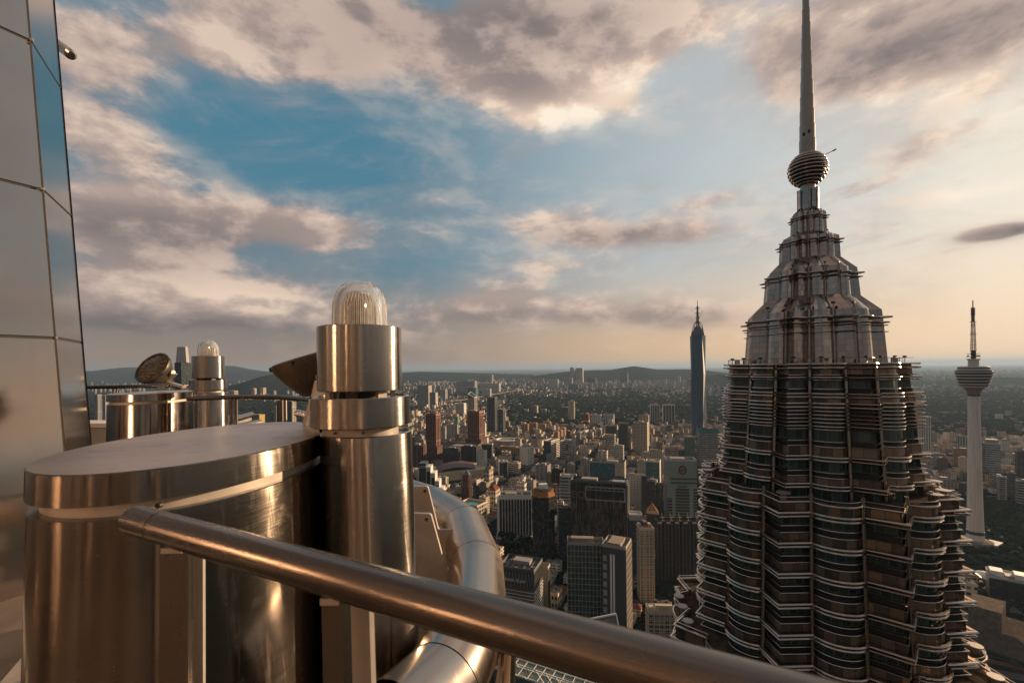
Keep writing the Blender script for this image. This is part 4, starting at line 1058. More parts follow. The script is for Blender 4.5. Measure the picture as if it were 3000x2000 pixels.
t = bld('glass_tower', 'taller of two dark gridded glass towers right of the red-brown pair', OF, 1427, 1457, 1165, 2550, 'dark', 'glass', .7, crown='dgrey', side=('navy', 'glass'), glass=(.02, .022, .026))
fins(t, T_GR, 5, .6, .5, 2, None, (0, 1))
t = bld('glass_tower', 'shorter of two dark gridded glass towers right of the red-brown pair', OF, 1457, 1480, 1200, 2500, 'dark', 'glass', .8, crown='dgrey', side=('navy', 'glass'), glass=(.02, .022, .026))
fins(t, T_GR, 4, .6, .5, 2, None, (0, 1))
bld('office_block', 'white office with blank left part and black slit windows between the red-brown towers', OF, 1309, 1345, 1243, 2420, 'white', 'vert', .4, 12, side=('white', 'blank'))
bld('office_block', 'small pale framed block hidden behind the left red-brown tower', OF, 1290, 1308, 1250, 2300, 'grey', 'grid', .5)
bld('office_block', 'slim white tower with round logo panel just right of the right red-brown tower', OF, 1411, 1425, 1240, 2300, 'white', 'sparse', .8)
bld('tower_block', 'bright green netted block behind the white slit-window office', TB, 1331, 1345, 1221, 2900, 'green', 'blank', .7, crown='green')

bld('apartment_block', 'wide white vertical-ribbed apartment slab at the edge of the woods', AP, 1606, 1637, 1112, 7600, 'white', 'vert', .3)
bld('apartment_block', 'grey apartment slab behind and right of the white ribbed slab', AP, 1645, 1678, 1107, 8000, 'grey', 'vert', .3)
bld('tower_block', 'dark double slab standing in front of the trees right of the white ribbed slab', TB, 1666, 1696, 1125, 7200, 'dgrey', 'vert', .3)
bld('tower_block', 'black unfinished tower among the far pale towers', TB, 1720, 1748, 1107, 8200, 'dark', 'fine', .4)
bld('apartment_block', 'row of sunlit peach flats on the skyline left of the white ribbed slab', AP, 1563, 1594, 1109, 8800, 'orange', 'vert', .25)
bld('tower_block', 'tall thin pair of beige towers below the ridge', TB, 1670, 1682, 1076, 9300, 'beige', 'vert', .6)
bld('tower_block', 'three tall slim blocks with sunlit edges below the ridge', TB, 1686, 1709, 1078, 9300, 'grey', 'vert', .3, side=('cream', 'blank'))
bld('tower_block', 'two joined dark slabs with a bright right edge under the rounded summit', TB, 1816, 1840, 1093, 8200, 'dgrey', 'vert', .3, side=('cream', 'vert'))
bld('apartment_block', 'white tower with ribbed front between the far flats and the blue skyscraper', AP, 1979, 1994, 1103, 7600, 'white', 'vert', .6)
bld('apartment_block', 'white winged apartment block standing alone in the dark woods', AP, 1931, 1954, 1151, 5600, 'white', 'grid', .3)
bld('apartment_block', 'small beige ribbed slab standing alone at the far woods edge', AP, 1881, 1900, 1130, 7000, 'beige', 'vert', .3)

t = bld('office_tower', 'slim chequered tower with crenellated top rising out of the woods', OF, 1664, 1684, 1176, 3260, 'beige', 'dots', 1.0, plan='round', glass=(.03, .035, .035)); T_ = dims(t)
mb = MB(); o, w, d, h, y = T_; mb.box((o.x + w * .1, o.y, h + 4), (w * .4, w * .4, 10)); mb.build('crown', T_CR, t)
bld('office_block', 'pale podium hall at the foot of the slim chequered tower', 'hall', 1658, 1692, 1228, 3200, 'pale', 'band', .4)
bld('office_block', 'stepped brown-grey office cluster, tallest part, in the woods left of centre', OF, 1559, 1577, 1188, 3600, 'grey', 'vert', .8, side=('cream', 'vert'))
bld('office_block', 'low dark wing left of the brown-grey stepped office cluster', OF, 1550, 1560, 1194, 3600, 'dgrey', 'vert', .8)
bld('office_block', 'squat grey office right of the stepped brown-grey cluster', OF, 1584, 1602, 1198, 3550, 'grey', 'band', .7)
for k, (a_, b_, tp, Yd, lb) in enumerate(((1526, 1550, 1242, 2600, 'leftmost orange ribbed flats in the row beside the woods'), (1551, 1575, 1238, 2640, 'orange ribbed flats second from the left in the row'), (1576, 1601, 1242, 2560, 'orange ribbed flats third from the left, sunlit on the right'), (1590, 1615, 1235, 2800, 'orange ribbed flats at the right end behind the others'))):
    bld('apartment_block', lb, AP, a_, b_, tp, Yd, 'orange', 'vert', .4, 28, group='orange flats beside the woods', roof=3)
for k, (a_, b_, tp, Yd, lb) in enumerate(((1623, 1640, 1265, 2300, 'front one of the stepped orange flats beside the flyover'), (1634, 1650, 1260, 2360, 'middle one of the stepped orange flats beside the flyover'), (1644, 1659, 1253, 2430, 'rear one of the stepped orange flats beside the flyover'))):
    bld('apartment_block', lb, AP, a_, b_, tp, Yd, 'orange', 'vert', 1.1, 30, group='orange flats beside the flyover', roof=3)
bld('apartment_block', 'long low orange slab behind the flyover bend', AP, 1628, 1679, 1243, 2750, 'orange', 'apt', .2, 12, roof=3)
t = bld('office_block', 'dark red block with a yellow band and yellow rooftop cube', OF, 1706, 1727, 1213, 2950, 'red', 'blank', .5, crown='red', dens=0)
o, w, d, h, y = dims(t); mb = MB(); mb.box((o.x + w * .15, o.y, h + 4), (w * .4, d * .5, 9), y); mb.build('rooftop_cube', TR('yellow_paint', 'yellow'), t)
mb = MB(); mb.box((o.x, o.y, h * .3), (w + 1, d + 1, 9), y); mb.build('yellow_band', TR('yellow_paint', 'yellow'), t)
bld('apartment_block', 'left of two whitish apartment blocks beside the green sports field', AP, 1730, 1763, 1214, 2900, 'white', 'apt', .4)
bld('apartment_block', 'right of two whitish apartment blocks beside the green sports field', AP, 1767, 1800, 1214, 2900, 'pale', 'apt', .4)
# mosque
mo = gp(1697, 1287); t = thing('mosque', mo, 'white mosque with a blue-grey dome and one slender minaret', 'mosque')
mb = MB(); mb.box((mo.x, mo.y, 9), (46, 40, 18), .4); mb.build('prayer_hall', fm('white', 'big'), t)
mb = MB(); mb.lathe((mo.x, mo.y, 18), [(13, 0), (13, 5), (12.4, 8), (14, 13), (12.5, 19), (8, 24), (3, 27), (.3, 30)], 28, cap1=True); mb.build('dome', mat('dome', (.20, .27, .34), .35)[0], t, 50)
for sx in (-1, 1):
    mb = MB(); mb.lathe((mo.x + 20 * sx, mo.y - 12, 18), [(4, 0), (4.2, 3), (3, 6), (.2, 8)], 14); mb.build('small_dome', T_WH, t, 50)
mb = MB(); mb.lathe((mo.x + 27, mo.y, 0), [(3, 0), (2.6, 45), (4, 46), (4, 48), (2, 48), (1.8, 60), (2.6, 61), (1.4, 63), (.1, 76)], 14); mb.build('minaret', T_WH, t, 40)

for a_, b_, lb in ((1904, 1931, 'left of two dark hotel towers with white stripes and framed tops'), (1940, 1976, 'right, wider of two dark hotel towers with white stripes and framed tops')):
    t = bld('hotel', lb, HT, a_, b_, 1186, 2950, 'dark', 'vfine', .35, 8, group='dark hotel towers by the stadium', crown='white', side=('white', 'blank')); fins(t, T_WH, 4, 2.2, 1.0, 4, None, (0,))
o = gp(1935, 1263); t = thing('stadium', o, 'oval stadium with pale tiered stands round a green pitch', 'stadium')
mb = MB(); mb.lathe((o.x, o.y, 0), [(1, 14), (.78, 4)], 56, ex=95, ey=110); 
t_ = MB(); a_ = t_.add([(o.x + 98 * math.cos(2*PI*i/56), o.y + 120 * math.sin(2*PI*i/56), 0) for i in range(56)]); b_ = t_.add([(o.x + 98 * math.cos(2*PI*i/56), o.y + 120 * math.sin(2*PI*i/56), 17) for i in range(56)]); c_ = t_.add([(o.x + 66 * math.cos(2*PI*i/56), o.y + 84 * math.sin(2*PI*i/56), 3) for i in range(56)])
for i in range(56): j = (i + 1) % 56; t_.face((a_+i, a_+j, b_+j, b_+i)); t_.face((b_+i, b_+j, c_+j, c_+i))
t_.build('stands', CONC, t)
t_ = MB(); a_ = t_.add([(o.x + 66 * math.cos(2*PI*i/56), o.y + 84 * math.sin(2*PI*i/56), 2.8) for i in range(56)]); t_.face([a_ + i for i in range(56)]); t_.build('pitch', noisy('pitch', (.12, .14, .02), (.16, .17, .04), .1, .9), t)

# ---- the blue faceted skyscraper
def skys():
    Y = 2190; base = at(2045, 1072, Y); cx, cy = base.x, base.y
    t = thing('faceted_skyscraper', (cx, cy, 0), 'tall dark blue faceted glass skyscraper with spire still under construction', 'skyscraper')
    GB, T, b = mat('blue_glass', (.025, .055, .085), .3, 0); b.inputs['Specular IOR Level'].default_value = .25
    P = T.new('ShaderNodeUVMap').outputs[0]; u, v, _ = T.sep(P); wn = T.new('ShaderNodeTexWhiteNoise', noise_dimensions='2D'); T.l.new(T.xyz(T.m('FLOOR', T.m('DIVIDE', u, 3)), T.m('FLOOR', T.m('DIVIDE', v, 4.2)), 0.0), wn.inputs['Vector'])
    T.l.new(T.mix(T.m('MULTIPLY', wn.outputs[0], .5), (.012, .045, .09), (.03, .10, .17)), b.inputs['Base Color'])
    lv = [(0, 32, 0), (130, 37, .2), (330, 37.5, .0), (512, 35.0, .28)]
    mb = MB(); n = 8; rings = []
    for k, (z, r, tw_) in enumerate(lv):
        rings.append(mb.add([(cx + r * (1.0 if i % 2 == k % 2 else .86) * math.cos(2*PI*i/n + .3), cy + r * (1.0 if i % 2 == k % 2 else .86) * math.sin(2*PI*i/n + .3), z) for i in range(n)]))
    for k in range(len(lv) - 1):
        a, b_ = rings[k], rings[k+1]; z0, z1 = lv[k][0], lv[k+1][0]
        for i in range(n):
            j = (i + 1) % n
            if i % 2 == k % 2: mb.face((a+i, a+j, b_+i), [(0, z0), (30, z0), (0, z1)]); mb.face((a+j, b_+j, b_+i), [(30, z0), (30, z1), (0, z1)])
            else: mb.face((a+i, a+j, b_+j), [(0, z0), (30, z0), (30, z1)]); mb.face((a+i, b_+j, b_+i), [(0, z0), (30, z1), (0, z1)])
    mb.face([rings[-1] + i for i in range(n)])
    for q in range(len(mb.f)):                # facets turned right get a paler colour, painting in the sunlit reflection
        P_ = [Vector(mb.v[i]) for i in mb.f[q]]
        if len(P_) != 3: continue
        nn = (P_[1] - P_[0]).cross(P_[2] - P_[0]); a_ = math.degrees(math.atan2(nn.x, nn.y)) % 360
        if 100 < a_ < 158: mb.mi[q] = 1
    mb.build('glass_body', [GB, mat('painted_reflection', (.50, .46, .44), .4)[0]], t)
    az = R_(100); 
    for (k0, k1) in ((0, 1), (1, 2), (2, 3), (3, 4), (4, 5)):
        pass
    SP = TR('spire_dark', (.045, .05, .06), .5)
    mb = MB(); mb.lathe((cx, cy, 0), [(30, 511), (29, 528), (22, 540), (16, 552), (9, 560)], 8, cap1=True); mb.build('crown', SP, t)
    for k in range(9):
        an = 2*PI*k/9; mb = MB(); mb.bar((cx + 30 * math.cos(an), cy + 30 * math.sin(an), 512), (cx + 20 * math.cos(an), cy + 20 * math.sin(an), 556 + 6 * (k % 3)), 2, 2)
        mb.bar((cx + 20 * math.cos(an), cy + 20 * math.sin(an), 556 + 6 * (k % 3)), (cx + 5 * math.cos(an), cy + 5 * math.sin(an), 585), 1.5, 1.5); mb.build('crown_frame', SP, t)
    mb = MB(); mb.lathe((cx, cy, 0), [(7, 555), (6, 600), (4.2, 640), (4.2, 655), (1.6, 656), (1.2, 682)], 8, cap1=True); mb.build('spire', SP, t)
    for z in (575, 598, 622, 645):
        mb = MB(); mb.box((cx, cy, z), (15, 15, 2.5), .3); mb.build('work_platform', SP, t)
    mb = MB(); mb.bar((cx + 6, cy, 600), (cx + 26, cy, 634), 1.4, 1.4); mb.bar((cx + 4, cy, 560), (cx + 6, cy, 606), 2, 2); mb.build('crane', SP, t)
skys()
# ---- the communications tower
def kl():
    Y = 927; c = at(2852, 1062, Y); cx, cy = c.x, c.y; zz = lambda y: CAMZ + (1062 - y) / F * Y
    t = thing('telecom_tower', (cx, cy, 0), 'white telecommunications tower with striped round pod and lattice mast', 'telecom tower')
    SH, T, b = mat('white_shaft', (.58, .52, .49), .75); P = T.new('ShaderNodeNewGeometry').outputs['Position']; n = T.noise(T.vm('MULTIPLY', P, (1, 1, .06)), .35, 5, .6); T.l.new(T.mix(T.rng(n, .35, .7), (.80, .68, .60), (.62, .52, .46)), b.inputs['Base Color'])
    mb = MB(); prof = [(17, 0), (14, 14), (13.2, 26), (12.4, 60), (11.2, 130), (10.2, 200), (9.6, 260), (9.3, zz(1160))]; n = 48; rg = []
    for r, z in prof: rg.append(mb.add([(cx + r * (1 if i % 4 < 2 else .955) * math.cos(2*PI*i/n), cy + r * (1 if i % 4 < 2 else .955) * math.sin(2*PI*i/n), z) for i in range(n)]))
    for k in range(len(prof) - 1):
        for i in range(n): j = (i + 1) % n; mb.face((rg[k]+i, rg[k]+j, rg[k+1]+j, rg[k+1]+i))
    mb.build('shaft', SH, t)
    def ring(prof, name, m, nn=48, sm=30): mb = MB(); mb.lathe((cx, cy, 0), prof, nn, cap1=True, cap0=True); mb.build(name, m, t, sm)
    PK = noisy('funnel', (.34, .20, .17), (.26, .15, .13), .3, .7); LT = TR('pod_light', (.55, .46, .40)); DG = TR('pod_glass', (.012, .012, .015), .55)
    ring([(10.4, 22), (13.9, 22), (13.9, 28), (10, 28)], 'collar', T_DK)
    ring([(9.5, zz(1160)), (9.9, zz(1156)), (9.9, zz(1154))], 'shaft_collar', T_DK)
    ring([(9.4, zz(1156)), (10.2, zz(1149)), (12, zz(1142)), (15.5, zz(1136)), (19.5, zz(1132))], 'funnel', PK)
    ys = [1132, 1124.5, 1115.5, 1106.5, 1098, 1089.5]
    for k, y in enumerate(ys):
        r = 21.5 + (29.5 - 21.5) * k / 5
        ring([(r - 1.5, zz(y + 1.8)), (r, zz(y + 1.8)), (r + .4, zz(y - 1.6)), (r - 1.5, zz(y - 1.6))], 'pod_band', LT)
        if k < 5: ring([(r - 1.3, zz(y)), (r + .3, zz(ys[k + 1]))], 'pod_window', DG)
    ring([(28, zz(1089)), (26, zz(1084))], 'pod_window', DG)
    ring([(27.5, zz(1085)), (27.5, zz(1083))], 'pod_band', LT); ring([(24, zz(1083)), (24, zz(1074.5)), (22, zz(1073))], 'pod_roof', LT); ring([(23, zz(1080)), (24.1, zz(1080)), (24.1, zz(1077)), (23, zz(1077))], 'pod_window', DG)
    ring([(8.6, zz(1073)), (8.2, zz(1056)), (10.6, zz(1052.5)), (10.6, zz(1051)), (4, zz(1050))], 'neck', LT)
    for y, r in ((1045, 10.4), (1036, 10.2), (1027, 5)): ring([(3, zz(y + .6)), (r, zz(y + .4)), (r, zz(y - .6)), (3, zz(y - .8))], 'antenna_platform', T_DK)
    ring([(4, zz(1051)), (4, zz(1026))], 'mast_base', T_DK)
    for k in range(7):
        an = k * .9; mb = MB(); mb.lathe((cx + 8.6 * math.cos(an), cy + 8.6 * math.sin(an), zz(1044)), [(1.2, 0), (1.3, 2.6)], 8, cap1=True); mb.build('dish', LT, t)
    RM = TR('red_mast', (.28, .06, .04)); WM = TR('white_mast', (.5, .45, .42)); y0 = 1026; k = 0
    while y0 > 944:
        y1 = y0 - 5.5; r0 = 4.1 - (1026 - y0) * .016; mb = MB(); z0, z1 = zz(y0), zz(y1)
        C4 = [(cx + r0 * math.cos(a), cy + r0 * math.sin(a)) for a in (.4, 1.97, 3.54, 5.11)]
        for i in range(4):
            j = (i + 1) % 4; mb.bar((*C4[i], z0), (*C4[i], z1), .8, .8); mb.bar((*C4[i], z0), (*C4[j], z1), .4, .4); mb.bar((*C4[i], z1), (*C4[j], z1), .4, .5)
        mb.build('mast_section', RM if k % 4 < 2 else WM, t); y0 = y1; k += 1
    for y in (1010, 980, 943): ring([(3, zz(y)), (5.2, zz(y)), (5.2, zz(y - 1)), (3, zz(y - 1))], 'mast_ring', T_DK)
    k = 0; y = 943
    while y > 903: ring([(3.0, zz(y)), (3.0 if y > 925 else 3.6, zz(y - 2)), (2.6, zz(y - 2.6))], 'antenna_stack', RM if k % 3 == 0 else T_DK, 10); y -= 3; k += 1
    ring([(1.0, zz(903)), (.8, zz(881)), (1.2, zz(880))], 'mast_tip', RM, 8)
    ring([(17, 0), (26, 0), (27, 9), (20, 11), (15, 11)], 'base_building', noisy('base', (.30, .24, .19), (.2, .16, .13), .3), 24)
    mb = MB(); mb.box((cx + 24, cy - 12, 4), (34, 20, 8), .5); mb.build('base_annex', T_GR, t)
kl()

# ---- middle city
bld('hotel', 'white gridded tower standing alone with a sunlit right side', HT, 1397, 1427, 1320, 1600, 'white', 'fine', .8, 26)
t = bld('office_tower', 'black slab in a thick white frame behind the white gridded tower', OF, 1410, 1445, 1301, 1800, 'dark', 'band', .35, 10, crown='white'); fins(t, T_WH, 1, 4.5, 1.2, 2, None, (0,))
bld('hotel', 'cream stepped hotel with a round rooftop lounge', HT, 1462, 1501, 1334, 1760, 'cream', 'grid', .8, 24); 
bld('lounge_drum', 'round drum lounge stacked on the cream stepped hotel', 'rooftop lounge', 1470, 1496, 1322, 1780, 'cream', 'band', 1, plan='round')
t = bld('office_tower', 'dark green curved glass tower between two white side walls', OF, 1461, 1486, 1352, 1570, (.02, .05, .045), 'glass', 1, plan='round', crown='white'); o, w, d, h, y = dims(t)
for sx in (-1, 1): mb = MB(); mb.box((o.x + sx * w * .5, o.y, h / 2 + 2), (2.4, w * .7, h + 4), .2); mb.build('side_wall', T_WH, t)
bld('office_block', 'cream banded block right beside the green curved glass tower', OF, 1489, 1526, 1354, 1600, 'cream', 'band', .5, 26)
bld('parking_block', 'long orange patterned block above the cream banded one', 'parking block', 1464, 1537, 1308, 1960, 'orange', 'big', .35, 32, glass=(.12, .06, .03))
bld('hotel', 'white hotel with a blank left wall and windowed right wall', HT, 1523, 1564, 1307, 1680, 'white', 'blank', 1.0, 38, side=('white', 'fine'), podium=(1.08, 14))
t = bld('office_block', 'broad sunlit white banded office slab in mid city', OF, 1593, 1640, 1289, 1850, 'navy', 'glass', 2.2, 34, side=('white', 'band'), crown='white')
t = bld('office_block', 'square white and dark-green banded office with a deep notch', OF, 1645, 1688, 1291, 1840, 'white', 'band2', .7, 22, glass=(.02, .035, .033)); o, w, d, h, y = dims(t); L = local(t)
mb = MB(); p = L(-w * .05, -d / 2 - .2); mb.box((p.x, p.y, h * .66), (w * .18, 1.2, h * .32), y); mb.build('notch_glass', T_DK, t)
bld('office_block', 'grey block with a broad dull red roof near the road junction', OF, 1717, 1741, 1301, 2000, 'pale', 'sparse', .5, 6, crown='red', roof=3)
bld('hotel', 'tallest beige slab of the white hotel cluster with blue roof trim', HT, 1775, 1804, 1274, 1720, 'beige', 'band', .6, 26, crown='beige')
bld('hotel', 'white banded slab at the right of the white hotel cluster', HT, 1798, 1828, 1304, 1600, 'white', 'band', .5, 24)
bld('hotel', 'low stepped white wing at the left of the white hotel cluster', HT, 1752, 1781, 1320, 1640, 'white', 'apt', .6, 24)
bld('tower_block', 'grey tower with dark upper storeys left of the hotel cluster', TB, 1774, 1806, 1247, 1950, 'dgrey', 'fine', .6, 22, side=('grey', 'fine'), crown='grey')
bld('tower_block', 'dark grey fine-gridded tower with a pale rooftop cube', TB, 1811, 1840, 1240, 1950, 'dgrey', 'fine', .7, 22, crown='grey')
bld('apartment_block', 'slender beige tower right of the dark fine-gridded one', AP, 1839, 1848, 1265, 1980, 'beige', 'grid', .8)
bld('apartment_block', 'taller rear half of the stepped beige condominium tower', AP, 1871, 1902, 1216, 1950, 'beige', 'apt', .6, 24)
bld('apartment_block', 'front half of the stepped beige condominium tower with dark glass strips', AP, 1856, 1900, 1236, 1880, 'beige', 'fine', .8, 24, side=('cream', 'fine'))
t = bld('tower_block', 'unfinished concrete block wrapped in teal netting with cranes on top', TB, 2039, 2104, 1256, 1700, 'grey', 'band', .5, 4, crown='teal', glass=(.03, .03, .03)); o, w, d, h, y = dims(t)
CRM = TR('crane_red', (.32, .07, .03))
for k, (x, a) in enumerate(((-.28, .4), (.28, 2.6), (.05, 1.2))):
    mb = MB(); q = local(t)(x * w, 0, h); mb.bar(q, q + Vector((0, 0, 16)), 1.3, 1.3); e = q + Vector((0, 0, 15)); mb.bar(e - Vector((math.cos(a), math.sin(a), 0)) * 8, e + Vector((math.cos(a), math.sin(a), .12)) * 24, 1, 1); mb.build('crane', CRM, t)
mb = MB(); mb.box((o.x, o.y, h - 7), (w + 1, d + 1, 13), y); mb.build('netting', TR('teal_net', 'teal'), t)
bld('apartment_block', 'green-glazed slim tower left of the teal-netted block', AP, 2004, 2037, 1279, 1750, (.13, .22, .18), 'fine', .8, 20, side=('beige', 'vert'), crown='beige')
bld('hotel', 'brownish stepped hotel with red trim below the stadium', HT, 1903, 1945, 1318, 1560, 'beige', 'grid', .6, 30, side=('cream', 'grid'))
bld('apartment_block', 'zigzag balconied apartment block right behind the stepped hotel', AP, 1948, 1988, 1309, 1640, 'beige', 'band', .6, 20)
bld('office_block', 'blank brown cube block left of the stepped hotel', OF, 1878, 1903, 1327, 1600, 'beige', 'blank', .7, 16)
bld('office_block', 'blue-glass office behind the zigzag block', OF, 1986, 2006, 1318, 1750, 'navy', 'glass', .7)
bld('apartment_block', 'patterned grey apartment block with red-brown window strips', AP, 1568, 1614, 1360, 1500, 'grey', 'apt', .8, 24, glass=(.10, .06, .05))
t = bld('office_tower', 'beige tower with a pitched roof and stacked balconies', OF, 1700, 1737, 1346, 1500, 'beige', 'grid', .7, 22, crown='beige'); o, w, d, h, y = dims(t); L = local(t)
mb = MB(); a_, b_, c_, d_ = L(-w/2, -d/2, h), L(0, -d/2, h), L(0, d/2, h), L(-w/2, d/2, h); r0, r1 = (a_ + b_) / 2 + Vector((0, 0, 9)), (c_ + d_) / 2 + Vector((0, 0, 9)); i = mb.add([a_, b_, c_, d_, r0, r1]); mb.face((i, i+1, i+4)); mb.face((i+1, i+2, i+5, i+4)); mb.face((i+2, i+3, i+5)); mb.face((i+3, i, i+4, i+5)); mb.build('gable_roof', ROOFS[0], t)
bld('apartment_block', 'lower beige wing left of the pitched-roof tower', AP, 1695, 1711, 1366, 1480, 'beige', 'dots', 1.0, 22)
t = bld('office_tower', 'black tower with thin orange vertical lines and a small rooftop logo sign', OF, 1616, 1655, 1374, 1380, 'dark', 'dots', .7, 18, crown='dark', roof=3); fins(t, TR('orange_line', (.45, .10, .03)), 3, .8, .5, 2, dims(t)[3] - 8, (0,))
bld('apartment_block', 'narrow olive-green block left of the black tower with orange lines', AP, 1601, 1615, 1385, 1360, (.22, .27, .15), 'vert', .8, 20)
bld('office_block', 'small red and white building with a barred front below the black orange-lined tower', OF, 1614, 1641, 1421, 1230, 'red', 'big', .5, 8, glass=(.5, .45, .42), crown='red')
bld('apartment_block', 'small white block with red roof left of the beige pitched-roof tower', AP, 1640, 1655, 1352, 1700, 'cream', 'grid', .8, 24)
bld('apartment_block', 'low grey-white pair of blocks above the black orange-lined tower', AP, 1627, 1642, 1349, 1720, 'pale', 'vert', .8, 24)
t = bld('office_tower', 'pale tower with grey-blue window bands and a white rooftop canopy', OF, 1641, 1690, 1394, 1150, 'pale', 'band2', .6, 10, glass=(.05, .08, .10), crown='white'); ledges(t, T_WH, 9.5, .5, .35, 10)
t = bld('office_block', 'concrete box building with teal mesh sides still under construction', OF, 1728, 1834, 1352, 1260, 'teal', 'glass', .4, 20, side=('concrete', 'blank'), glass=(.015, .06, .08), crown='concrete', roof=2); o, w, d, h, y = dims(t); L = local(t)
for x0, ww in ((.36, .27), ):
    mb = MB(); p = L(w * x0, -d / 2 - .3); mb.box((p.x, p.y, h - 16), (w * ww, 1.4, 34), y); mb.build('concrete_panel', CONC, t)
mb = MB(); mb.box((o.x, o.y, h - 42), (w * 1.14, d * 1.25, 3), y); mb.build('lower_slab', CONC, t)
mb = MB(); q = L(-w * .36, 0, h); mb.bar(q - Vector((0, 0, 20)), q + Vector((0, 0, 22)), 1.6, 1.6); mb.bar(q + Vector((-2, 0, 20)), q + Vector((26, 10, 84)), 1.4, 1.4); mb.build('crane', T_DK, t)
t = bld('hotel', 'white slab with rows of small round-shouldered balconies', HT, 1833, 1886, 1390, 1150, 'white', 'dots', .35, 4, side=('pale', 'sparse')); ledges(t, T_WH, 7.2, .4, .3, 14)
bld('apartment_block', 'white tower with blue-green glass bays left of the mosaic bank tower', AP, 1892, 1936, 1350, 1340, (.06, .17, .17), 'band', .8, 24, side=('white', 'dots'), crown='white', glass=(.03, .07, .08))
bld('apartment_block', 'beige dotted block behind the white and blue-green tower', AP, 1866, 1896, 1349, 1420, 'beige', 'dots', .8, 24)
bld('office_block', 'dark block of lit horizontal bands between white slab and mosaic tower', OF, 1888, 1922, 1408, 1120, 'dgrey', 'band', .8, 20, side=('beige', 'band'), roof=2)
bld('office_block', 'black roofed glass block touching the mosaic tower on its left', OF, 1920, 1944, 1416, 1120, 'dark', 'glass', .9, 10, roof=2)
bld('office_block', 'brown-grey tower under scaffolding right of the white balconied slab', OF, 1879, 1896, 1396, 1090, 'dgrey', 'fine', .8, 12)
# mosaic tower with emblem
t = bld('office_tower', 'pale green mosaic tower with a dark red emblem near the top', OF, 1944, 2040, 1346, 1050, (.30, .37, .31), 'fine', .55, -7, side=('grey', 'band'), crown='pale', dens=.6, glass=(.22, .28, .24)); o, w, d, h, y = dims(t); L = local(t)
def patch(x0, x1, z0, z1, m, name, out=.5):
    mb = MB(); p = L((x0 + x1) / 2, -d / 2 - out / 2); mb.box((p.x, p.y, (z0 + z1) / 2), (x1 - x0, out, z1 - z0), y); mb.build(name, m, t)
patch(-w * .38, w * .5, h - 42, h - 38, T_DK, 'dark_band'); patch(-w * .38, w * .5, h - 51, h - 47, T_DK, 'dark_band')
patch(-w * .22, w * .24, .5, h - 62, fm('dark', 'band', (.20, .19, .17)), 'window_field', .7)
patch(-w * .5, -w * .34, .5, h - 84, fm('dark', 'band', (.2, .19, .17)), 'window_field', .6); patch(w * .38, w * .5, .5, h - 62, fm('dark', 'band', (.2, .19, .17)), 'window_field', .6)
patch(-w * .14, w * .16, h - 59, h - 56, T_DK, 'dark_slot', .8)
EMB = TR('emblem_red', (.13, .012, .012)); ez = h - 20; mb = MB(); n = 8
for (r0, r1, dd, s_) in ((11, 7.5, .9, 0),):
    A_ = [(r0 * math.cos(PI/8 + i * PI/4) * .85, r0 * math.sin(PI/8 + i * PI/4)) for i in range(8)]; B_ = [(a * r1 / r0 * .9, b * r1 / r0) for a, b in A_]
    def put(P, out): return mb.add([L(p[0] + w * .02, -d / 2 - out, ez + p[1]) for p in P])
    a, b, c2 = put(A_, .9), put(B_, .9), put(A_, 0)
    for i in range(8): j = (i + 1) % 8; mb.face((a+i, a+j, b+j, b+i)); mb.face((a+j, a+i, c2+i, c2+j))
    for (P) in ([(3.2 * math.cos(i * PI / 4), 3.2 * math.sin(i * PI / 4)) for i in range(8)], [(-7, 1.2), (-4, 3.2), (-4, -3.2), (-7, -1.2)], [(7, 1.2), (4, 3.2), (4, -3.2), (7, -1.2)]):
        a = put(P, .95); mb.face([a + i for i in range(len(P))])
mb.build('emblem', EMB, t)
# left cluster under the pillar
t = thing('stepped_office', at(1262, 1400, 1120) * Vector((1, 1, 0)) if False else Vector((at(1262, 1400, 1120).x, at(1262, 1400, 1120).y, 0)), 'white-framed black office stepping down to the right with rooftop letters', 'office tower')
for k, (x0, x1, tp) in enumerate(((1228, 1249, 1356), (1249, 1263, 1366), (1263, 1276, 1384), (1276, 1288, 1407), (1288, 1300, 1429), (1300, 1312, 1452))):
    a_, b_ = at(x0, tp, 1120), at(x1, tp, 1120 - 0); zt = a_.z; cx, cy = (a_.x + b_.x) / 2, 1120 + 12 + k * 0
    mb = MB(); mb.box((cx, cy, zt / 2), (b_.x - a_.x - .6, 34, zt), 0); mb.build('wing', TR('step_white', (.60, .54, .50)) if k else TR('step_dark', (.04, .045, .045), .3), t)
    if k:
        mb = MB(); mb.box((cx, cy - 17.2, zt / 2 - 8), ((b_.x - a_.x) * .7, .6, zt - 6), 0); mb.build('glass_strip', mat('step_glass', (.015, .018, .022), .12)[0], t)
t['w'], t['d'], t['h'], t['yaw'] = 18, 34, at(1228, 1356, 1120).z, 0.0
FOOT.append((at(1262, 1400, 1120).x, 1132, 50))
o_ = Vector(t['_o']); sg = sign(t, 'UOA', 8, 0, 0, 0, T_WH); p = at(1238, 1368, 1113); sg.location = Vector((p.x, 1120 - 5.6, p.z)) - o_
t = bld('office_tower', 'dark brown tower with a glass pyramid roof', OF, 1354, 1381, 1388, 1300, 'brown', 'fine', 1.0, 12, plan='oct', dens=0, top='none', glass=(.02, .012, .01)); o, w, d, h, y = dims(t)
mb = MB(); mb.lathe((o.x, o.y, h - .5), [(w * .42, 0), (.3, 15)], 8); mb.build('pyramid_roof', mat('roof_glass', (.10, .12, .11), .2)[0], t)
mb = MB(); mb.prism(poly_n(o.x, o.y, w * .68, 8, R_(22.5)), .02, h * .5, 0, 1); mb.build('lower_shaft', [fm('brown', 'fine', (.02, .012, .01)), ROOFS[2]], t)
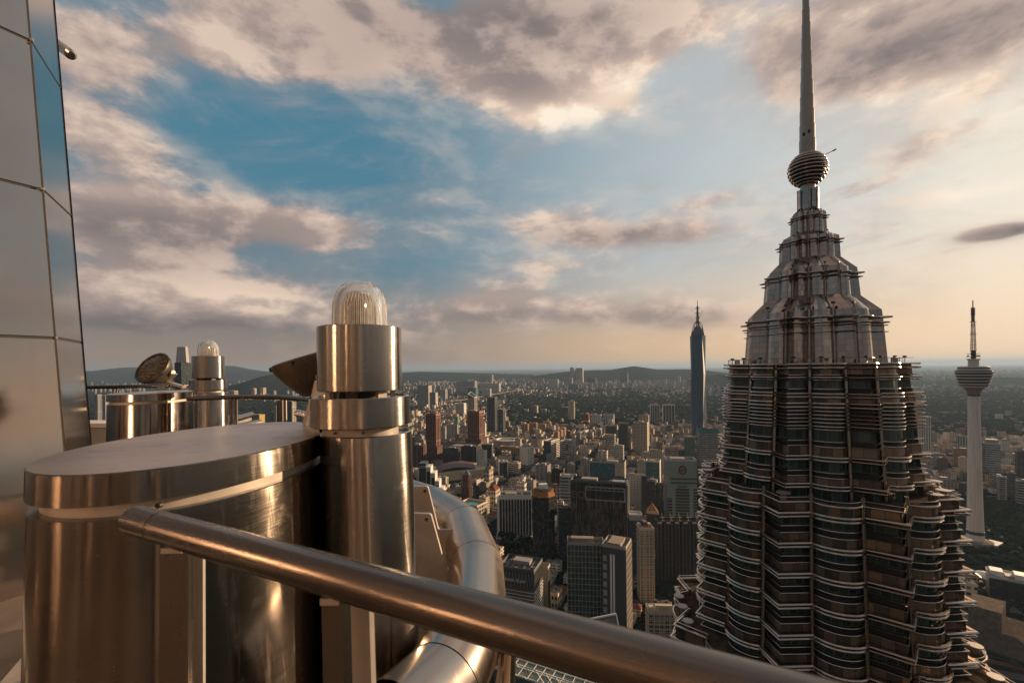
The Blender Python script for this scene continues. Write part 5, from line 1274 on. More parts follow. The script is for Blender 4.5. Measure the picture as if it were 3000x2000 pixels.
bld('apartment_block', 'sunlit cream block with rows of dark windows left of the brown pyramid-roofed tower', AP, 1284, 1314, 1397, 1400, 'cream', 'apt', .5, 30)
# mall with dark red roof
o = gp(1318, 1402); t = thing('shopping_mall', o, 'sprawling mall with a curved dark red roof and sunlit blank walls', 'mall')
mb = MB(); mb.box((o.x, o.y + 30, 14), (230, 110, 28), R_(22)); mb.build('wall', noisy('mall_wall', (.52, .43, .30), (.4, .33, .24), .1), t)
mb = MB(); a = R_(22); n = 14
for k in range(n + 1):
    s_ = -1 + 2 * k / n; 
    for e in (-1, 1):
        x, y_ = s_ * 52, e * 60; mb.add([(o.x + 15 + x * math.cos(a) * 1.3 - y_ * .4 * math.sin(a), o.y + 40 + x * math.sin(a) * 1.3 + y_ * .9 * math.cos(a), 28.3 + 12 * (1 - s_ * s_))])
for k in range(n): mb.face((2*k, 2*k+2, 2*k+3, 2*k+1))
mb.build('curved_roof', noisy('dark_red_roof', (.10, .03, .025), (.07, .025, .02), .2, .6), t)
mb = MB(); mb.box((o.x - 75, o.y + 5, 29.5), (60, 60, 4), R_(22)); mb.build('grey_roof', ROOFS[1], t)
FOOT.append((o.x, o.y + 30, 125))
o = gp(1460, 1306); t = thing('exhibition_hall', o, 'grey hall with a curved white ring roof behind the orange parking block', 'hall')
mb = MB(); mb.box((o.x, o.y, 14), (130, 70, 28), .2); mb.build('wall', noisy('hall_wall', (.33, .30, .28), (.25, .23, .21), .1), t); mb = MB(); mb.lathe((o.x + 40, o.y, 28), [(52, 0), (54, 4), (46, 4.5), (44, 1)], 40); mb.build('ring_roof', T_WH, t, 30); FOOT.append((o.x, o.y, 75))
t = bld('arched_block', 'block with arched openings and a turquoise rooftop pool deck', 'apartment block', 1342, 1428, 1474, 1030, 'cream', 'big', .8, 30, dens=0, roof=1, crown='cream'); o, w, d, h, y = dims(t)
mb = MB(); mb.box((o.x, o.y, h - .1), (w * .5, d * .45, .5), y); mb.build('pool', mat('pool_water', (.05, .22, .20), .1)[0], t)
bld('apartment_block', 'cream windowed block behind the rooftop pool', AP, 1403, 1434, 1455, 1150, 'cream', 'grid', .8, 32)
# arcade office
t = bld('arched_office', 'white office with tall dark arched window strips beside the trees', OF, 1463, 1557, 1448, 990, 'dark', 'glass', .5, 2, crown='white', dens=1.5, glass=(.012, .014, .018)); o, w, d, h, y = dims(t); L = local(t); nb = 11; bw = w / nb
mb = MB()
for i in range(nb + 1):
    p = L(-w / 2 + i * bw, -d / 2 - .6); mb.box((p.x, p.y, h / 2), (1.1, 1.4, h), y)
mb.build('piers', T_WH, t)
mb = MB()
for i in range(nb):                     # arch heads
    x0 = -w / 2 + i * bw; ns = 8; A_ = []
    for k in range(ns + 1): A_.append((x0 + bw * k / ns, h - 8 + 3.2 * math.sin(PI * k / ns)))
    for k in range(ns):
        q = [L(A_[k][0], -d/2 - .9, A_[k][1]), L(A_[k+1][0], -d/2 - .9, A_[k+1][1]), L(A_[k+1][0], -d/2 - .9, h + 1), L(A_[k][0], -d/2 - .9, h + 1)]; mb.quad(*q)
mb.build('arch_heads', T_WH, t)
mb = MB(); p = L(-w / 2 - 2, -d * .2); mb.box((p.x, p.y, h / 2 - 2), (5, d * .7, h - 4), y); mb.build('side_wall', T_WH, t)
mb = MB(); mb.box((o.x, o.y - 6, 6), (w * 1.2, d * 1.4, 12), y); mb.build('podium', [fm('white', 'big')], t)
# octagonal tower
t = bld('octagonal_tower', 'black octagonal tower with an orange crown and round rooftop', OF, 1557, 1626, 1446, 866, 'dark', 'glass', 1, plan='oct', dens=0, top='none', glass=(.016, .016, .018)); o, w, d, h, y = dims(t)
mb = MB(); mb.lathe((o.x, o.y, h), [(w * .52, -1.5), (w * .52, .2), (w * .46, .3), (w * .46, 8), (w * .43, 8), (w * .42, 4.5)], 8, rot=R_(22.5)); mb.build('orange_crown', TR('crown_orange', (.42, .17, .03)), t)
mb = MB(); mb.lathe((o.x, o.y, h), [(w * .40, 0), (w * .40, 10), (w * .36, 10.5), (w * .34, 8)], 32, cap1=True); mb.build('round_rooftop', ROOFS[0], t, 30)
roofstuff(t, o.x, o.y, w * .5, w * .5, 0, h + 8, 77, 1.6)
mb = MB(); mb.box((o.x, o.y + 3, h + 14), (w * .35, w * .22, 9), .2); mb.build('white_plant_room', T_WH, t)
t = bld('hotel', 'narrow white balconied tower squeezed between black towers', HT, 1632, 1652, 1470, 900, 'white', 'grid', 1, 12); ledges(t, T_WH, 6.8, .5, .5, 12)
bld('office_block', 'dark building with rust-coloured trim left of the finned black block', OF, 1637, 1673, 1486, 860, 'dark', 'band', .8, 6, roof=3, glass=(.03, .045, .05))
# finned black block with EQ letters
t = bld('finned_block', 'huge black hotel block covered in staggered pale fins with faint EQ letters', HT, 1672, 1838, 1409, 840, 'dark', 'vfine', .32, 16, crown='dgrey', dens=.8, glass=(.012, .012, .014), roof=2); o, w, d, h, y = dims(t); L = local(t)
fins(t, T_BZ, 46, .35, .6, 2, h - 34, (0,), seed=5, lens=(9, 22)); fins(t, TR('pale_edge', (.42, .36, .31)), 1, 3.2, 3.2, 1, None, (1,), name='edge_wall')
patch_ = lambda x0, x1, z0, z1, m, nm, out: None
mb = MB()
for (x0, x1, z0, z1) in ((-w*.24, w*.47, h-8, h-6), (-w*.24, w*.47, h-31, h-29), (-w*.24, -w*.22, h-31, h-6), (w*.455, w*.475, h-31, h-6), (-w*.24, w*.47, h-13, h-12)):
    p = L((x0 + x1) / 2, -d / 2 - .7); mb.box((p.x, p.y, (z0 + z1) / 2), (x1 - x0, 1.4, z1 - z0), y)
for k in range(9): p = L(-w * .2 + k * w * .08, -d / 2 - .6); mb.box((p.x, p.y, h - 9.5), (.6, 1.2, 5), y)
mb.build('sky_frame', T_GR, t)
mb = MB(); p = L(w * .36, 0); mb.box((p.x, p.y, h + 2.5), (w * .24, d * .5, 1), y); mb.build('roof_louvres', fm('pale', 'vfine'), t)
sign(t, 'EQ', 19, -w * .36, -d / 2 - .9, h - 23, TR('eq_letters', (.16, .075, .03)))
t = bld('drum_tower', 'grey rounded tower with a square white parapet top', OF, 1838, 1882, 1518, 800, 'dgrey', 'band', 1, plan='round', dens=0, top='none'); o, w, d, h, y = dims(t); mb = MB(); mb.box((o.x, o.y, h + 4), (w * .85, w * .75, 9), -.1); mb.build('square_top', T_GR, t); parapet(t, rect(o.x, o.y, w * .86, w * .76, -.1), h + 8.5, T_WH, 2)
t = bld('apartment_tower', 'slim beige apartment tower with stepped cream roof terraces', AP, 1864, 1915, 1546, 725, 'beige', 'grid', .9, 0, dens=.8, crown='cream'); ledges(t, T_CR, 6.6, .5, .5, 8); fins(t, T_CR, 3, 1.2, .9, 2, None, (0,)); o, w, d, h, y = dims(t)
mb = MB(); mb.box((o.x, o.y - d * .46, h + 1.2), (w * 1.1, 2.2, 4.2), y); mb.build('roof_band', T_CR, t)
mb = MB(); mb.box((o.x, o.y + d * .2, h + 7), (w * .28, d * .7, 7), y); mb.build('stair_tower', TR('dk_brown', (.10, .07, .055)), t)
mb = MB(); mb.box((o.x - w * .36, o.y + d * .3, h + 3.5), (w * .2, d * .35, 5), y); mb.box((o.x + w * .36, o.y + d * .3, h + 3.5), (w * .2, d * .35, 5), y); mb.build('roof_terrace', T_CR, t)
t = bld('apartment_wall', 'wide dark apartment block with a cream crown of ten small pavilions', AP, 1918, 2052, 1527, 790, 'dark', 'apt', .22, 2, dens=0, crown='dark', glass=(.05, .045, .045)); o, w, d, h, y = dims(t); L = local(t); fins(t, TR('dim_fin', (.16, .13, .11)), 12, .7, .7, 2, None, (0,))
for k in range(10):
    p = L(-w / 2 + w * (k + .5) / 10, -d * .4 + (k % 2) * 2); mb = MB(); mb.box((p.x, p.y, h + .8), (w / 10 * .94, 7, 2.6), y); mb.build('crown_pavilion', T_CR, t)
    if k % 2: mb = MB(); mb.bar(p + Vector((0, 2, h + 2)), p + Vector((-1.5, 5, h + 15)), .9, .9); mb.bar(p + Vector((-4, 3, h + 8)), p + Vector((4, 3, h + 8)), .8, .8); mb.build('roof_davit', T_CR, t)
o = at(1911, 1500, 900); t = thing('pyramid_pavilion', Vector((o.x, o.y, 0)), 'orange lattice pyramid roof in front of the dark banded blocks', 'pavilion')
mb = MB(); mb.lathe((o.x, o.y, 0), [(15, 0), (15, at(1911, 1500, 900).z)], 4, cap1=True, rot=.5); mb.build('base', T_DK, t); mb = MB(); zb = o.z; ap = Vector((o.x, o.y, zb + 18)); C4 = [Vector((o.x + 17 * math.cos(.5 + i * PI/2), o.y + 17 * math.sin(.5 + i * PI/2), zb)) for i in range(4)]
for i in range(4):
    a_, b_ = C4[i], C4[(i + 1) % 4]; mb.bar(a_, ap, .7, .7)
    for f in (.2, .4, .6, .8): mb.bar(a_.lerp(b_, f), ap.lerp(a_.lerp(b_, f), .0) if False else a_.lerp(ap, f), .35, .35); mb.bar(a_.lerp(b_, 1 - f), b_.lerp(ap, f), .35, .35); mb.bar(a_.lerp(ap, f), b_.lerp(ap, f), .35, .35)
mb.build('lattice_roof', T_OR, t)
# near white grid building, two blocks
FR = TR('frame_pale', (.42, .36, .31)); TG = (.02, .05, .048)
t = bld('grid_office', 'green-glass office with a pale grid frame, lower left block with flat rooftop box', OF, 1661, 1768, 1588, 610, (.03, .06, .055), 'glass', .45, -7, dens=0, crown='concrete', glass=TG, roof=0); fins(t, FR, 10, .42, .5, 1, None, (0,), nside=4); ledges(t, FR, 7.3, .4, .5, dims(t)[3] % 7.3); o, w, d, h, y = dims(t); L = local(t)
mb = MB(); p = L(-w * .08, 0); mb.box((p.x, p.y, h + 3.3), (w * .62, d * .42, 7.5), y); mb.build('rooftop_box', CONC, t)
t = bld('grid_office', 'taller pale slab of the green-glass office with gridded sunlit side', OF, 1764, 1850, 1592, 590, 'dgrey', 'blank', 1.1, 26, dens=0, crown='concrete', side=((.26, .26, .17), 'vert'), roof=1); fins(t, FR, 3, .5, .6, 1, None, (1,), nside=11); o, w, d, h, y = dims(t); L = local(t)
for k in range(12):
    mb = MB(); p = L(w / 2 + .35, 0); mb.box((p.x, p.y, h - 4 - k * 9), (.7, d, .6), y); mb.build('floor_ledge', FR, t)
    mb = MB(); p = L(-w * .38, -d / 2 - .3); mb.box((p.x, p.y, h - 14 - k * 11), (w * .16, .7, 7), y); mb.build('pale_panel', T_GR, t)
for x in (-.12, 0.0): mb = MB(); p = L(w * x, -d / 2 - .4); mb.box((p.x, p.y, h / 2 - 4), (w * .07, .9, h - 8), y); mb.build('white_fin', T_WH, t)
mb = MB(); p = L(0, -d * .05); mb.box((p.x, p.y, h + 3), (w * .55, d * .82, 6), y); mb.build('rooftop_box', noisy('stained_conc', (.42, .35, .29), (.2, .16, .13), .5), t)
# bank building
BK = TR('bank_band', (.36, .29, .23)); t = bld('bank_building', 'low bank tower with horizontal bands and a lattice crown of curved ribs', OF, 1462, 1590, 1652, 640, 'dgrey', 'band', .8, -20, dens=.5, crown='dgrey', glass=(.16, .12, .08), roof=2); ledges(t, T_WH, 4.6, .45, .9, 6, dims(t)[3] - 24); o, w, d, h, y = dims(t); L = local(t)
mb = MB(); mb.box((o.x, o.y, h - 11), (w + 1.5, d + 1.5, 19), y); mb.build('crown_glass', mat('crown_glass', (.05, .055, .05), .2)[0], t)
mb = MB()
for f, ln, n in ((0, w, 11), (1, d, 8)):
    for i in range(n):
        s0 = -ln / 2 + ln * i / n; s1 = s0 + ln / n
        for (a_, b_) in ((s0, s1), (s1, s0)):
            P = (L(a_, -d/2 - 1.4, h - 20), L((a_ + b_) / 2, -d/2 - 1.4, h - 2)) if f == 0 else (L(w/2 + 1.4, a_, h - 20), L(w/2 + 1.4, (a_ + b_) / 2, h - 2)); mb.bar(P[0], P[1], .3, .3)
mb.build('lattice_crown', FR, t)
mb = MB()
for k in range(7): p0, p1 = L(-w/2 + w * k / 6, -d/2, h + 1.5), L(-w/2 + w * k / 6, d/2, h + 1.5); mb.bar(p0, p1, .4, .4)
for e in (-1, 1): mb.bar(L(-w/2, e * d/2, h + 3), L(w/2, e * d/2, h + 3), .4, .4); mb.bar(L(e * w/2, -d/2, h + 3), L(e * w/2, d/2, h + 3), .4, .4)
mb.build('roof_trellis', T_GR, t)
sign(t, 'BANK ISLAM', 5.4, -w * .02, -d / 2 - 2.1, h - 13, T_WH, ext=.15); sign(t, 'WAKAF MAIWP', 4.0, w * .08, -d / 2 - 2.1, h - 23, TR('red_letters', (.35, .02, .02)), ext=.15)
t = bld('annex_block', 'brown panelled annex with zigzag bracing right behind the bank tower', OF, 1574, 1612, 1660, 680, 'beige', 'blank', .8, 20, dens=0, crown='beige', side=('dark', 'blank'), roof=2)
# MBf building
t = bld('grid_hotel', 'beige office with a projecting window grid and MBf lettering on the roof', OF, 1890, 1972, 1786, 555, 'beige', 'big', .6, -4, dens=.6, crown='beige', glass=(.012, .012, .014)); fins(t, T_CR, 12, .35, .5, 1, None, (0, 1)); ledges(t, T_CR, 4.4, .35, .5, dims(t)[3] % 4.4); o, w, d, h, y = dims(t); L = local(t)
mb = MB(); p = L(w * .14, -d * .3); mb.box((p.x, p.y, h + 5), (w * .7, 4, 8.5), y); mb.build('sign_wall', T_CR, t); sign(t, 'MBf', 6.6, w * .14, -d * .3 - 2.3, h + 5.6, TR('gold_letters', (.55, .28, .05)))
mb = MB(); p = L(-w * .36, -d * .28); mb.box((p.x, p.y, h + 4), (w * .2, 7, 7), y); mb.build('stair_head', T_CR, t)
# near ground-level truss hall and canopy
o = at(1640, 1990, 430); t = thing('truss_hall', Vector((o.x, o.y, 0)), 'green glass roof with white trusses far down below the handrail', 'glass hall')
zt = at(1640, 1985, 430).z; ca = R_(-28)
mb = MB(); mb.box((o.x + 20, o.y + 10, zt / 2), (150, 70, zt), ca); mb.build('glass_roof', fm((.10, .14, .12), 'glass', (.06, .10, .09)), t)
mb = MB(); Rm = lambda x, yy, z: Vector((o.x + 20 + x * math.cos(ca) - yy * math.sin(ca), o.y + 10 + x * math.sin(ca) + yy * math.cos(ca), z))
for k in range(-7, 8): mb.bar(Rm(k * 10, -35, zt + .5), Rm(k * 10, 35, zt + .5), .5, .5); mb.bar(Rm(k * 10, -35, zt + .5), Rm(k * 10, -35, zt + 12), .6, .6); mb.bar(Rm(k * 10, -35, zt + 12), Rm(k * 10 + 10, -35, zt + .5), .4, .4)
for k in range(-3, 4): mb.bar(Rm(-72, k * 11, zt + .6), Rm(74, k * 11, zt + .6), .5, .5)
mb.bar(Rm(-72, -35, zt + 12), Rm(74, -35, zt + 12), .8, .8); mb.build('truss', T_WH, t)
o = at(1770, 1830, 480); t = thing('wing_roof', Vector((o.x, o.y, 0)), 'pale upswept wing roof in front of the green-glass grid office', 'roof canopy')
mb = MB(); P = [at(1700, 1818, 480), at(1805, 1797, 480), at(1815, 1850, 470), at(1710, 1850, 455)]; i = mb.add(P + [p - Vector((0, 0, 2)) for p in P]); mb.face((i, i+1, i+2, i+3)); mb.face((i+7, i+6, i+5, i+4))
for k in range(4): j = (k + 1) % 4; mb.face((i+k, i+4+k, i+4+j, i+j))
mb.build('roof_skin', TR('wing_skin', (.10, .085, .08)), t); mb = MB(); mb.bar(P[0], P[1], 1.6, 1.6); mb.bar(P[1], P[2], 1.2, 1.2); mb.build('white_edge', T_WH, t)
mb = MB(); mb.box((o.x, o.y, o.z / 2 - 10), (34, 20, o.z - 20), -.1); mb.build('support_block', T_DK, t)

# ---- right side of the tower
t = bld('arched_office', 'white office with tall arched window ribs right of the twin tower', OF, 2670, 2729, 1221, 1900, 'white', 'vert', .5, 40, glass=(.10, .09, .09), crown='white')
bld('office_block', 'grey block with red A signs behind the telecom tower shaft', OF, 2801, 2834, 1277, 1750, 'pale', 'vert', .6, 34, side=('pale', 'band'))
bld('office_block', 'dull brown block left of the telecom tower shaft', OF, 2793, 2836, 1314, 1600, 'brown', 'blank', .7, 44, wallmat=noisy('dull_brown', (.26, .15, .11), (.2, .11, .08), .05))
bld('office_block', 'blank cream block touching the telecom tower shaft on the left', OF, 2807, 2840, 1342, 1460, 'cream', 'blank', .8, 34, side=('cream', 'grid'))
t = bld('glass_tower', 'green-glass banded tower with a white top box right of the telecom tower', OF, 2878, 2931, 1300, 1420, 'pale', 'band', .8, 34, side=('dgrey', 'band'), glass=(.03, .06, .06), crown='pale'); o, w, d, h, y = dims(t); mb = MB(); mb.box((o.x, o.y, h + 7), (w * .8, d * .7, 16), y); mb.build('top_box', T_GR, t)
bld('office_block', 'brown rounded block with window rows beyond the white banded offices', OF, 2743, 2777, 1342, 1560, 'brown', 'grid', .8, 34)
bld('office_block', 'white horizontally banded office right of the arched white office', OF, 2725, 2771, 1329, 1620, 'pale', 'band', .6, 34)
bld('office_block', 'flat grey government block with a row of small square windows', OF, 2725, 2790, 1400, 1280, 'grey', 'grid', .6, 34, side=('pale', 'blank'))
bld('tower_block', 'dark tower cut by the right edge of the view', TB, 2972, 3030, 1321, 1400, 'dgrey', 'grid', .7, 34)
bld('tower_block', 'left half of a grey apartment pair at the far right', TB, 2919, 2950, 1396, 1220, 'grey', 'apt', .8, 34)
bld('tower_block', 'right half of a grey apartment pair at the far right', TB, 2948, 2976, 1386, 1240, 'dgrey', 'apt', .8, 34)
bld('tower_block', 'grey banded tower below the dark tower at the right edge', TB, 2974, 3020, 1409, 1180, 'grey', 'band', .8, 34)
bld('apartment_block', 'small white block at the foot of the telecom tower shaft', AP, 2880, 2895, 1412, 1350, 'white', 'sparse', .8, 34)
bld('apartment_block', 'white stepped flats right of the green-glass banded tower', AP, 2932, 2972, 1350, 1700, 'white', 'apt', .5, 34)
t = bld('office_block', 'dark block with white rooftop cubes at the lower right', OF, 2884, 3030, 1690, 720, 'dark', 'band', .8, 40, side=('beige', 'band'), dens=.8, crown='pale'); o, w, d, h, y = dims(t); L = local(t)
for x in (-.3, .25): mb = MB(); p = L(w * x, 0); mb.box((p.x, p.y, h + 4.5), (w * .3, d * .5, 9), y); mb.build('rooftop_cube', T_WH, t)
o = at(2892, 1790, 600); t = thing('convention_hall', Vector((o.x, o.y, 0)), 'brown flat-roofed hall with a sloping lower roof in the lower right corner', 'convention hall')
z0 = at(2892, 1765, 600).z; ca = R_(38); mb = MB(); mb.box((o.x, o.y, z0 - 12), (46, 30, 24), ca); mb.build('upper_box', noisy('hall_brown', (.20, .15, .12), (.13, .10, .08), .2), t)
mb = MB(); mb.prism(rect(o.x + 18, o.y - 10, 105, 84, ca), z0 - 42, z0 - 24, 0, None, True, False, rect(o.x + 8, o.y - 2, 60, 42, ca)); mb.build('sloping_roof', noisy('hall_roof', (.11, .085, .07), (.075, .06, .05), .2), t)
mb = MB(); mb.box((o.x + 18, o.y - 10, (z0 - 42) / 2), (100, 80, z0 - 42), ca); mb.build('lower_walls', fm('dgrey', 'band'), t)
P = [(o.x - 52 + 8 * k, o.y - 40 - 2 * k - .55 * k * k) for k in range(12)]
mb = MB()
for k in range(11): mb.quad((*P[k], 0), (*P[k+1], 0), (*P[k+1], z0 - 50), (*P[k], z0 - 50), [(k * 9, 0), (k * 9 + 9, 0), (k * 9 + 9, 60), (k * 9, 60)])
for k in range(11): mb.quad((*P[k], z0 - 50), (*P[k+1], z0 - 50), (P[k+1][0] + 6, P[k+1][1] + 8, z0 - 50), (P[k][0] + 6, P[k][1] + 8, z0 - 50))
mb.build('curved_wing', fm('brown', 'big'), t)
o = gp(2848, 1715); t = thing('membrane_roof', o, 'white wavy tent roof among the trees below the telecom tower', 'tent roof'); mb = MB(); nx, ny = 24, 6
for j in range(ny + 1):
    for i in range(nx + 1): mb.add([(o.x - 30 + 62 * i / nx, o.y - 12 + 26 * j / ny, 14 + 5 * abs(math.sin(PI * 3 * i / nx)) + 4 * (1 - (2 * j / ny - 1) ** 2))])
for j in range(ny):
    for i in range(nx): a = j * (nx + 1) + i; mb.face((a, a + 1, a + nx + 2, a + nx + 1))
mb.build('membrane', T_WH, t, 60); mb = MB()
for i in range(4):
    for j in (0, 1): mb.bar((o.x - 30 + 62 * i / 3, o.y - 12 + 26 * j, 0), (o.x - 30 + 62 * i / 3, o.y - 12 + 26 * j, 14), .8, .8)
mb.build('mast', T_GR, t)
# faceted crown of the far left skyscraper
o = at(535, 1062, 1850); t = [q for q in bpy.data.objects if q.get('label', '').startswith('dark glass skyscraper with faceted')][0]; w = t['w']; ht = at(535, 1016, 1850).z - o.z
mb = MB(); n = 4; lv = 7
for k in range(lv):
    z0_, z1_ = o.z + ht * k / lv, o.z + ht * (k + 1) / lv; s0, s1 = w * (.92 - .03 * k), w * (.92 - .03 * k - .06)
    P0, P1 = rect(o.x, o.y, s0, s0, R_(20)), rect(o.x, o.y, s1, s1, R_(20)); mb.prism(P0, z0_, z1_, 0, None, True, False, P1)
    for f in range(4):
        for i in range(5):
            a_, b_ = Vector(P0[f]), Vector(P0[(f + 1) % 4]); p, q_ = a_.lerp(b_, i / 5), a_.lerp(b_, (i + 1) / 5); m_ = (p + q_) / 2; nn = (m_ - Vector((o.x, o.y))).normalized() * 1.6
            ii = mb.add([(p.x, p.y, z0_), (q_.x, q_.y, z0_), (m_.x + nn.x, m_.y + nn.y, z1_ - 1.5)]); mb.face((ii, ii + 1, ii + 2))
mb.build('faceted_crown', mat('crown_panels', (.55, .50, .48), .4, .4)[0], t)
# ------------------------------------------------------------ repeats: low city blocks, far towers, trees
rf = random.Random(21)
def px_of(x, y): return PX0 + F * x / y
def woods(x, y):
    p = px_of(x, y)
    if 1480 < p < 2230 and 2800 < y < 5600: return True
    if p > 2600 and 2250 < y < 5200: return True
    if p > 2790 and 820 < y < 1230: return True
    if 2860 < p and 600 < y < 900: return True
    if 1455 < p < 1570 and 800 < y < 960: return True
    return False
def free(x, y, r):
    for (a, b, q) in FOOT:
        if (a - x) ** 2 + (b - y) ** 2 < (q + r) ** 2: return False
    return True
def visible(x, y, z=15):
    p = px_of(x, y); py = PY0 + (PX0 - p) * ROLL + (CAMZ - z) * F / y
    if p < 255 or p > 3040 or py > 2010: return False
    if 2120 < p < 2660 and y > 95: return False
    if p < 1190 and py > 1245: return False
    if p < 1240 and py > 1420: return False
    if p < 1480 and py > 1500 + (p - 1300) * .9: return False
    if py > 1565 + (p - 1240) * .262 + 30 and p > 1240 and p < 2300 and py > 1690 + (p - 1240) * .26: return False
    return True
# low-rise prototypes ------------------------------------------------
TINT = {'cream': ((.68, .55, .40), 1), 'white': ((.76, .68, .60), 1), 'beige': ((.46, .37, .29), 0), 'grey': ((.30, .28, .27), 2), 'red-roofed': ((.46, .38, .30), 3), 'brown': ((.22, .15, .11), 0), 'dark': ((.10, .09, .09), 2), 'yellow': ((.58, .42, .18), 1)}
protos = {}
def lowproto(kind, k):
    c, rf_ = TINT[kind]; r = random.Random(hash((kind, k)) & 1023 if False else len(kind) * 31 + k * 7)
    t = thing('low_city_block', (0, 0, 0), 'x', 'city block'); w, d, h = r.uniform(22, 34), r.uniform(13, 22), r.uniform(10, 22)
    m = facade(c, (.02, .022, .026), r.choice((5.5, 7, 9)), 5.2, .6, .5)
    mb = MB()
    if kind == 'red-roofed':
        mb.box((0, 0, h / 2), (w, d, h)); mb.build('wall', m, t); mb = MB(); P = [(-w/2-.6, -d/2-.6, h), (w/2+.6, -d/2-.6, h), (w/2+.6, d/2+.6, h), (-w/2-.6, d/2+.6, h), (-w/2+d/3, 0, h+5), (w/2-d/3, 0, h+5)]
        i = mb.add(P); mb.face((i, i+1, i+5, i+4)); mb.face((i+1, i+2, i+5)); mb.face((i+2, i+3, i+4, i+5)); mb.face((i+3, i, i+4)); mb.build('hipped_roof', ROOFS[3], t)
    else:
        n = r.choice((1, 2, 3)); x = -w / 2
        for i in range(n):
            ww = w / n; hh = h * r.uniform(.75, 1.15); mb.box((x + ww / 2, 0, hh / 2), (ww - .1, d, hh), 0, 0, 1); mb.box((x + ww * r.uniform(.3, .7), d * r.uniform(-.25, .25), hh + 1.4), (ww * .3, d * .25, 2.8), 0, 1, 1)
            if r.random() < .6: mb.box((x + ww * .3, -d * .3, hh + .7), (2, 2, 1.4), 0, 0, 0)
            x += ww
        mb.build('wall', [m, ROOFS[rf_]], t)
    t['p'] = 1
    return t
for kind in TINT: protos[kind] = [lowproto(kind, k) for k in range(3)]
def place(src, x, y, yaw, sz, label, group):
    c = copy_tree(src); c.location = (x, y, 0); c.rotation_euler = (0, 0, yaw); c.scale = (1, 1, sz); c['label'] = label; c['group'] = group
    return c
cand = []
for iu in range(-42, 62):
    for iv in range(-34, 60):
        u, v = iu * 38 + rf.uniform(-4, 4), iv * 27 + rf.uniform(-3, 3)
        if abs((u + 72.5) % 145 - 72.5) < 14 or abs((v + 80) % 160 - 80) < 13: continue
        x, y = city(u, v)
        if y < 560 or woods(x, y) or not visible(x, y) or not free(x, y, 13): continue
        if rf.random() < .10: continue
        cand.append((y, x))
cand.sort()
ZN = [(900, 'close below among the tallest towers'), (1250, 'between the near towers'), (1650, 'in the dense middle of the city'), (2100, 'below the twin red-brown towers and hotels'), (9e9, 'at the far edge of the dense city')]
LOWN = 285
LATER = []
low_mass = MB(); LM = [facade(TINT[k][0], (.03, .035, .04), 5, 3.6, .55, .5) for k in TINT] + ROOFS; KK = list(TINT)
wts = [3, 3, 3, 2.5, 2, 1.5, 1.5, .6]
for k, (y, x) in enumerate(cand):
    kind = rf.choices(KK, wts)[0]; yaw = R_(YAW) + (PI / 2 if rf.random() < .4 else 0) + rf.uniform(-.06, .06); s_ = rf.uniform(.6, 1.5) * (1.0 if rf.random() < .85 else 2.0)
    if k < LOWN:
        o = place(protos[kind][rf.randrange(3)], x, y, yaw, s_, 'x', 'low blocks packed between the towers'); LATER.append((o, f'{kind} low block', x, y, 15))
    else:
        w, d, h = rf.uniform(18, 34), rf.uniform(12, 22), rf.uniform(9, 20) * s_; i = KK.index(kind)
        low_mass.box((x, y, h / 2), (w, d, h), yaw, i, len(TINT) + TINT[kind][1], bottom=False)
# suburbs beyond the dense city: only a carpet of roofs
for _ in range(36000):
    y = 2000 * math.exp(rf.random() * 1.95); p = rf.uniform(250, 3020); x = (p - PX0) / F * y
    if woods(x, y): 
        if rf.random() > .20: continue
    g_ = math.sin(x / 420 + 1.3) * math.sin(y / 510 + .7) + .5 * math.sin(x / 170 + y / 230)
    if g_ < -.25 and rf.random() > .25: continue
    if not visible(x, y) or not free(x, y, 12): continue
    fs = 1 + max(0, y - 5000) / 5000; w, d, h = rf.uniform(12, 32) * fs, rf.uniform(9, 20), rf.uniform(6, 15) * fs * (1 if rf.random() < .93 else 3); i = rf.choices(range(8), (3, 4, 2, 2, 3, 1, 1, .4))[0]
    low_mass.box((x, y, h / 2), (w, d, h), rf.uniform(0, 3), i, len(TINT) + (3 if rf.random() < .35 else TINT[KK[i]][1]), bottom=False)
o = low_mass.build('low_suburbs', LM); tag(o, 'carpet of small roofs spreading from the city to the hills', kind='stuff')
for L_ in protos.values():
    for q in L_:
        for ch in list(q.children): bpy.data.objects.remove(ch)
        bpy.data.objects.remove(q)
# mid-rise infill towers among the city
def towerproto(kind, style, k):
    c = TINT[kind][0]; r = random.Random(k * 13 + 5); t = thing('mid_rise_tower', (0, 0, 0), 'x', 'tower block'); w, d, h = r.uniform(20, 30), r.uniform(15, 22), 52
    mb = MB(); mb.prism(rect(0, 0, w, d, 0), .02, h, 0, 1); mb.build('wall', [fm(c, style), ROOFS[k % 3]], t)
    mb = MB(); mb.box((r.uniform(-3, 3), 0, h + 2.2), (w * .4, d * .45, 4.4)); mb.build('lift_house', PLANT[k % 2], t); return t
TP = [(kind, towerproto(kind, st, k)) for k, (kind, st) in enumerate((('white', 'grid'), ('cream', 'apt'), ('beige', 'band'), ('grey', 'fine'), ('dark', 'glass'), ('brown', 'grid'), ('white', 'vert'), ('cream', 'band')))]
n = 0
for tries in range(900):
    y = rf.uniform(1150, 2700); p = rf.choice((rf.uniform(1210, 2060), rf.uniform(1210, 2060), rf.uniform(2690, 3000))); x = (p - PX0) / F * y
    if woods(x, y) or not visible(x, y, 50) or not free(x, y, 20): continue
    kind, pr = TP[rf.randrange(len(TP))]; FOOT.append((x, y, 16)); sz = rf.uniform(.45, 1.15)
    o = place(pr, x, y, R_(YAW), sz, 'x', 'mid-rise towers of the inner city'); LATER.append((o, f'{kind} mid-rise tower', x, y, 50 * sz)); n += 1
    if n >= 70: break
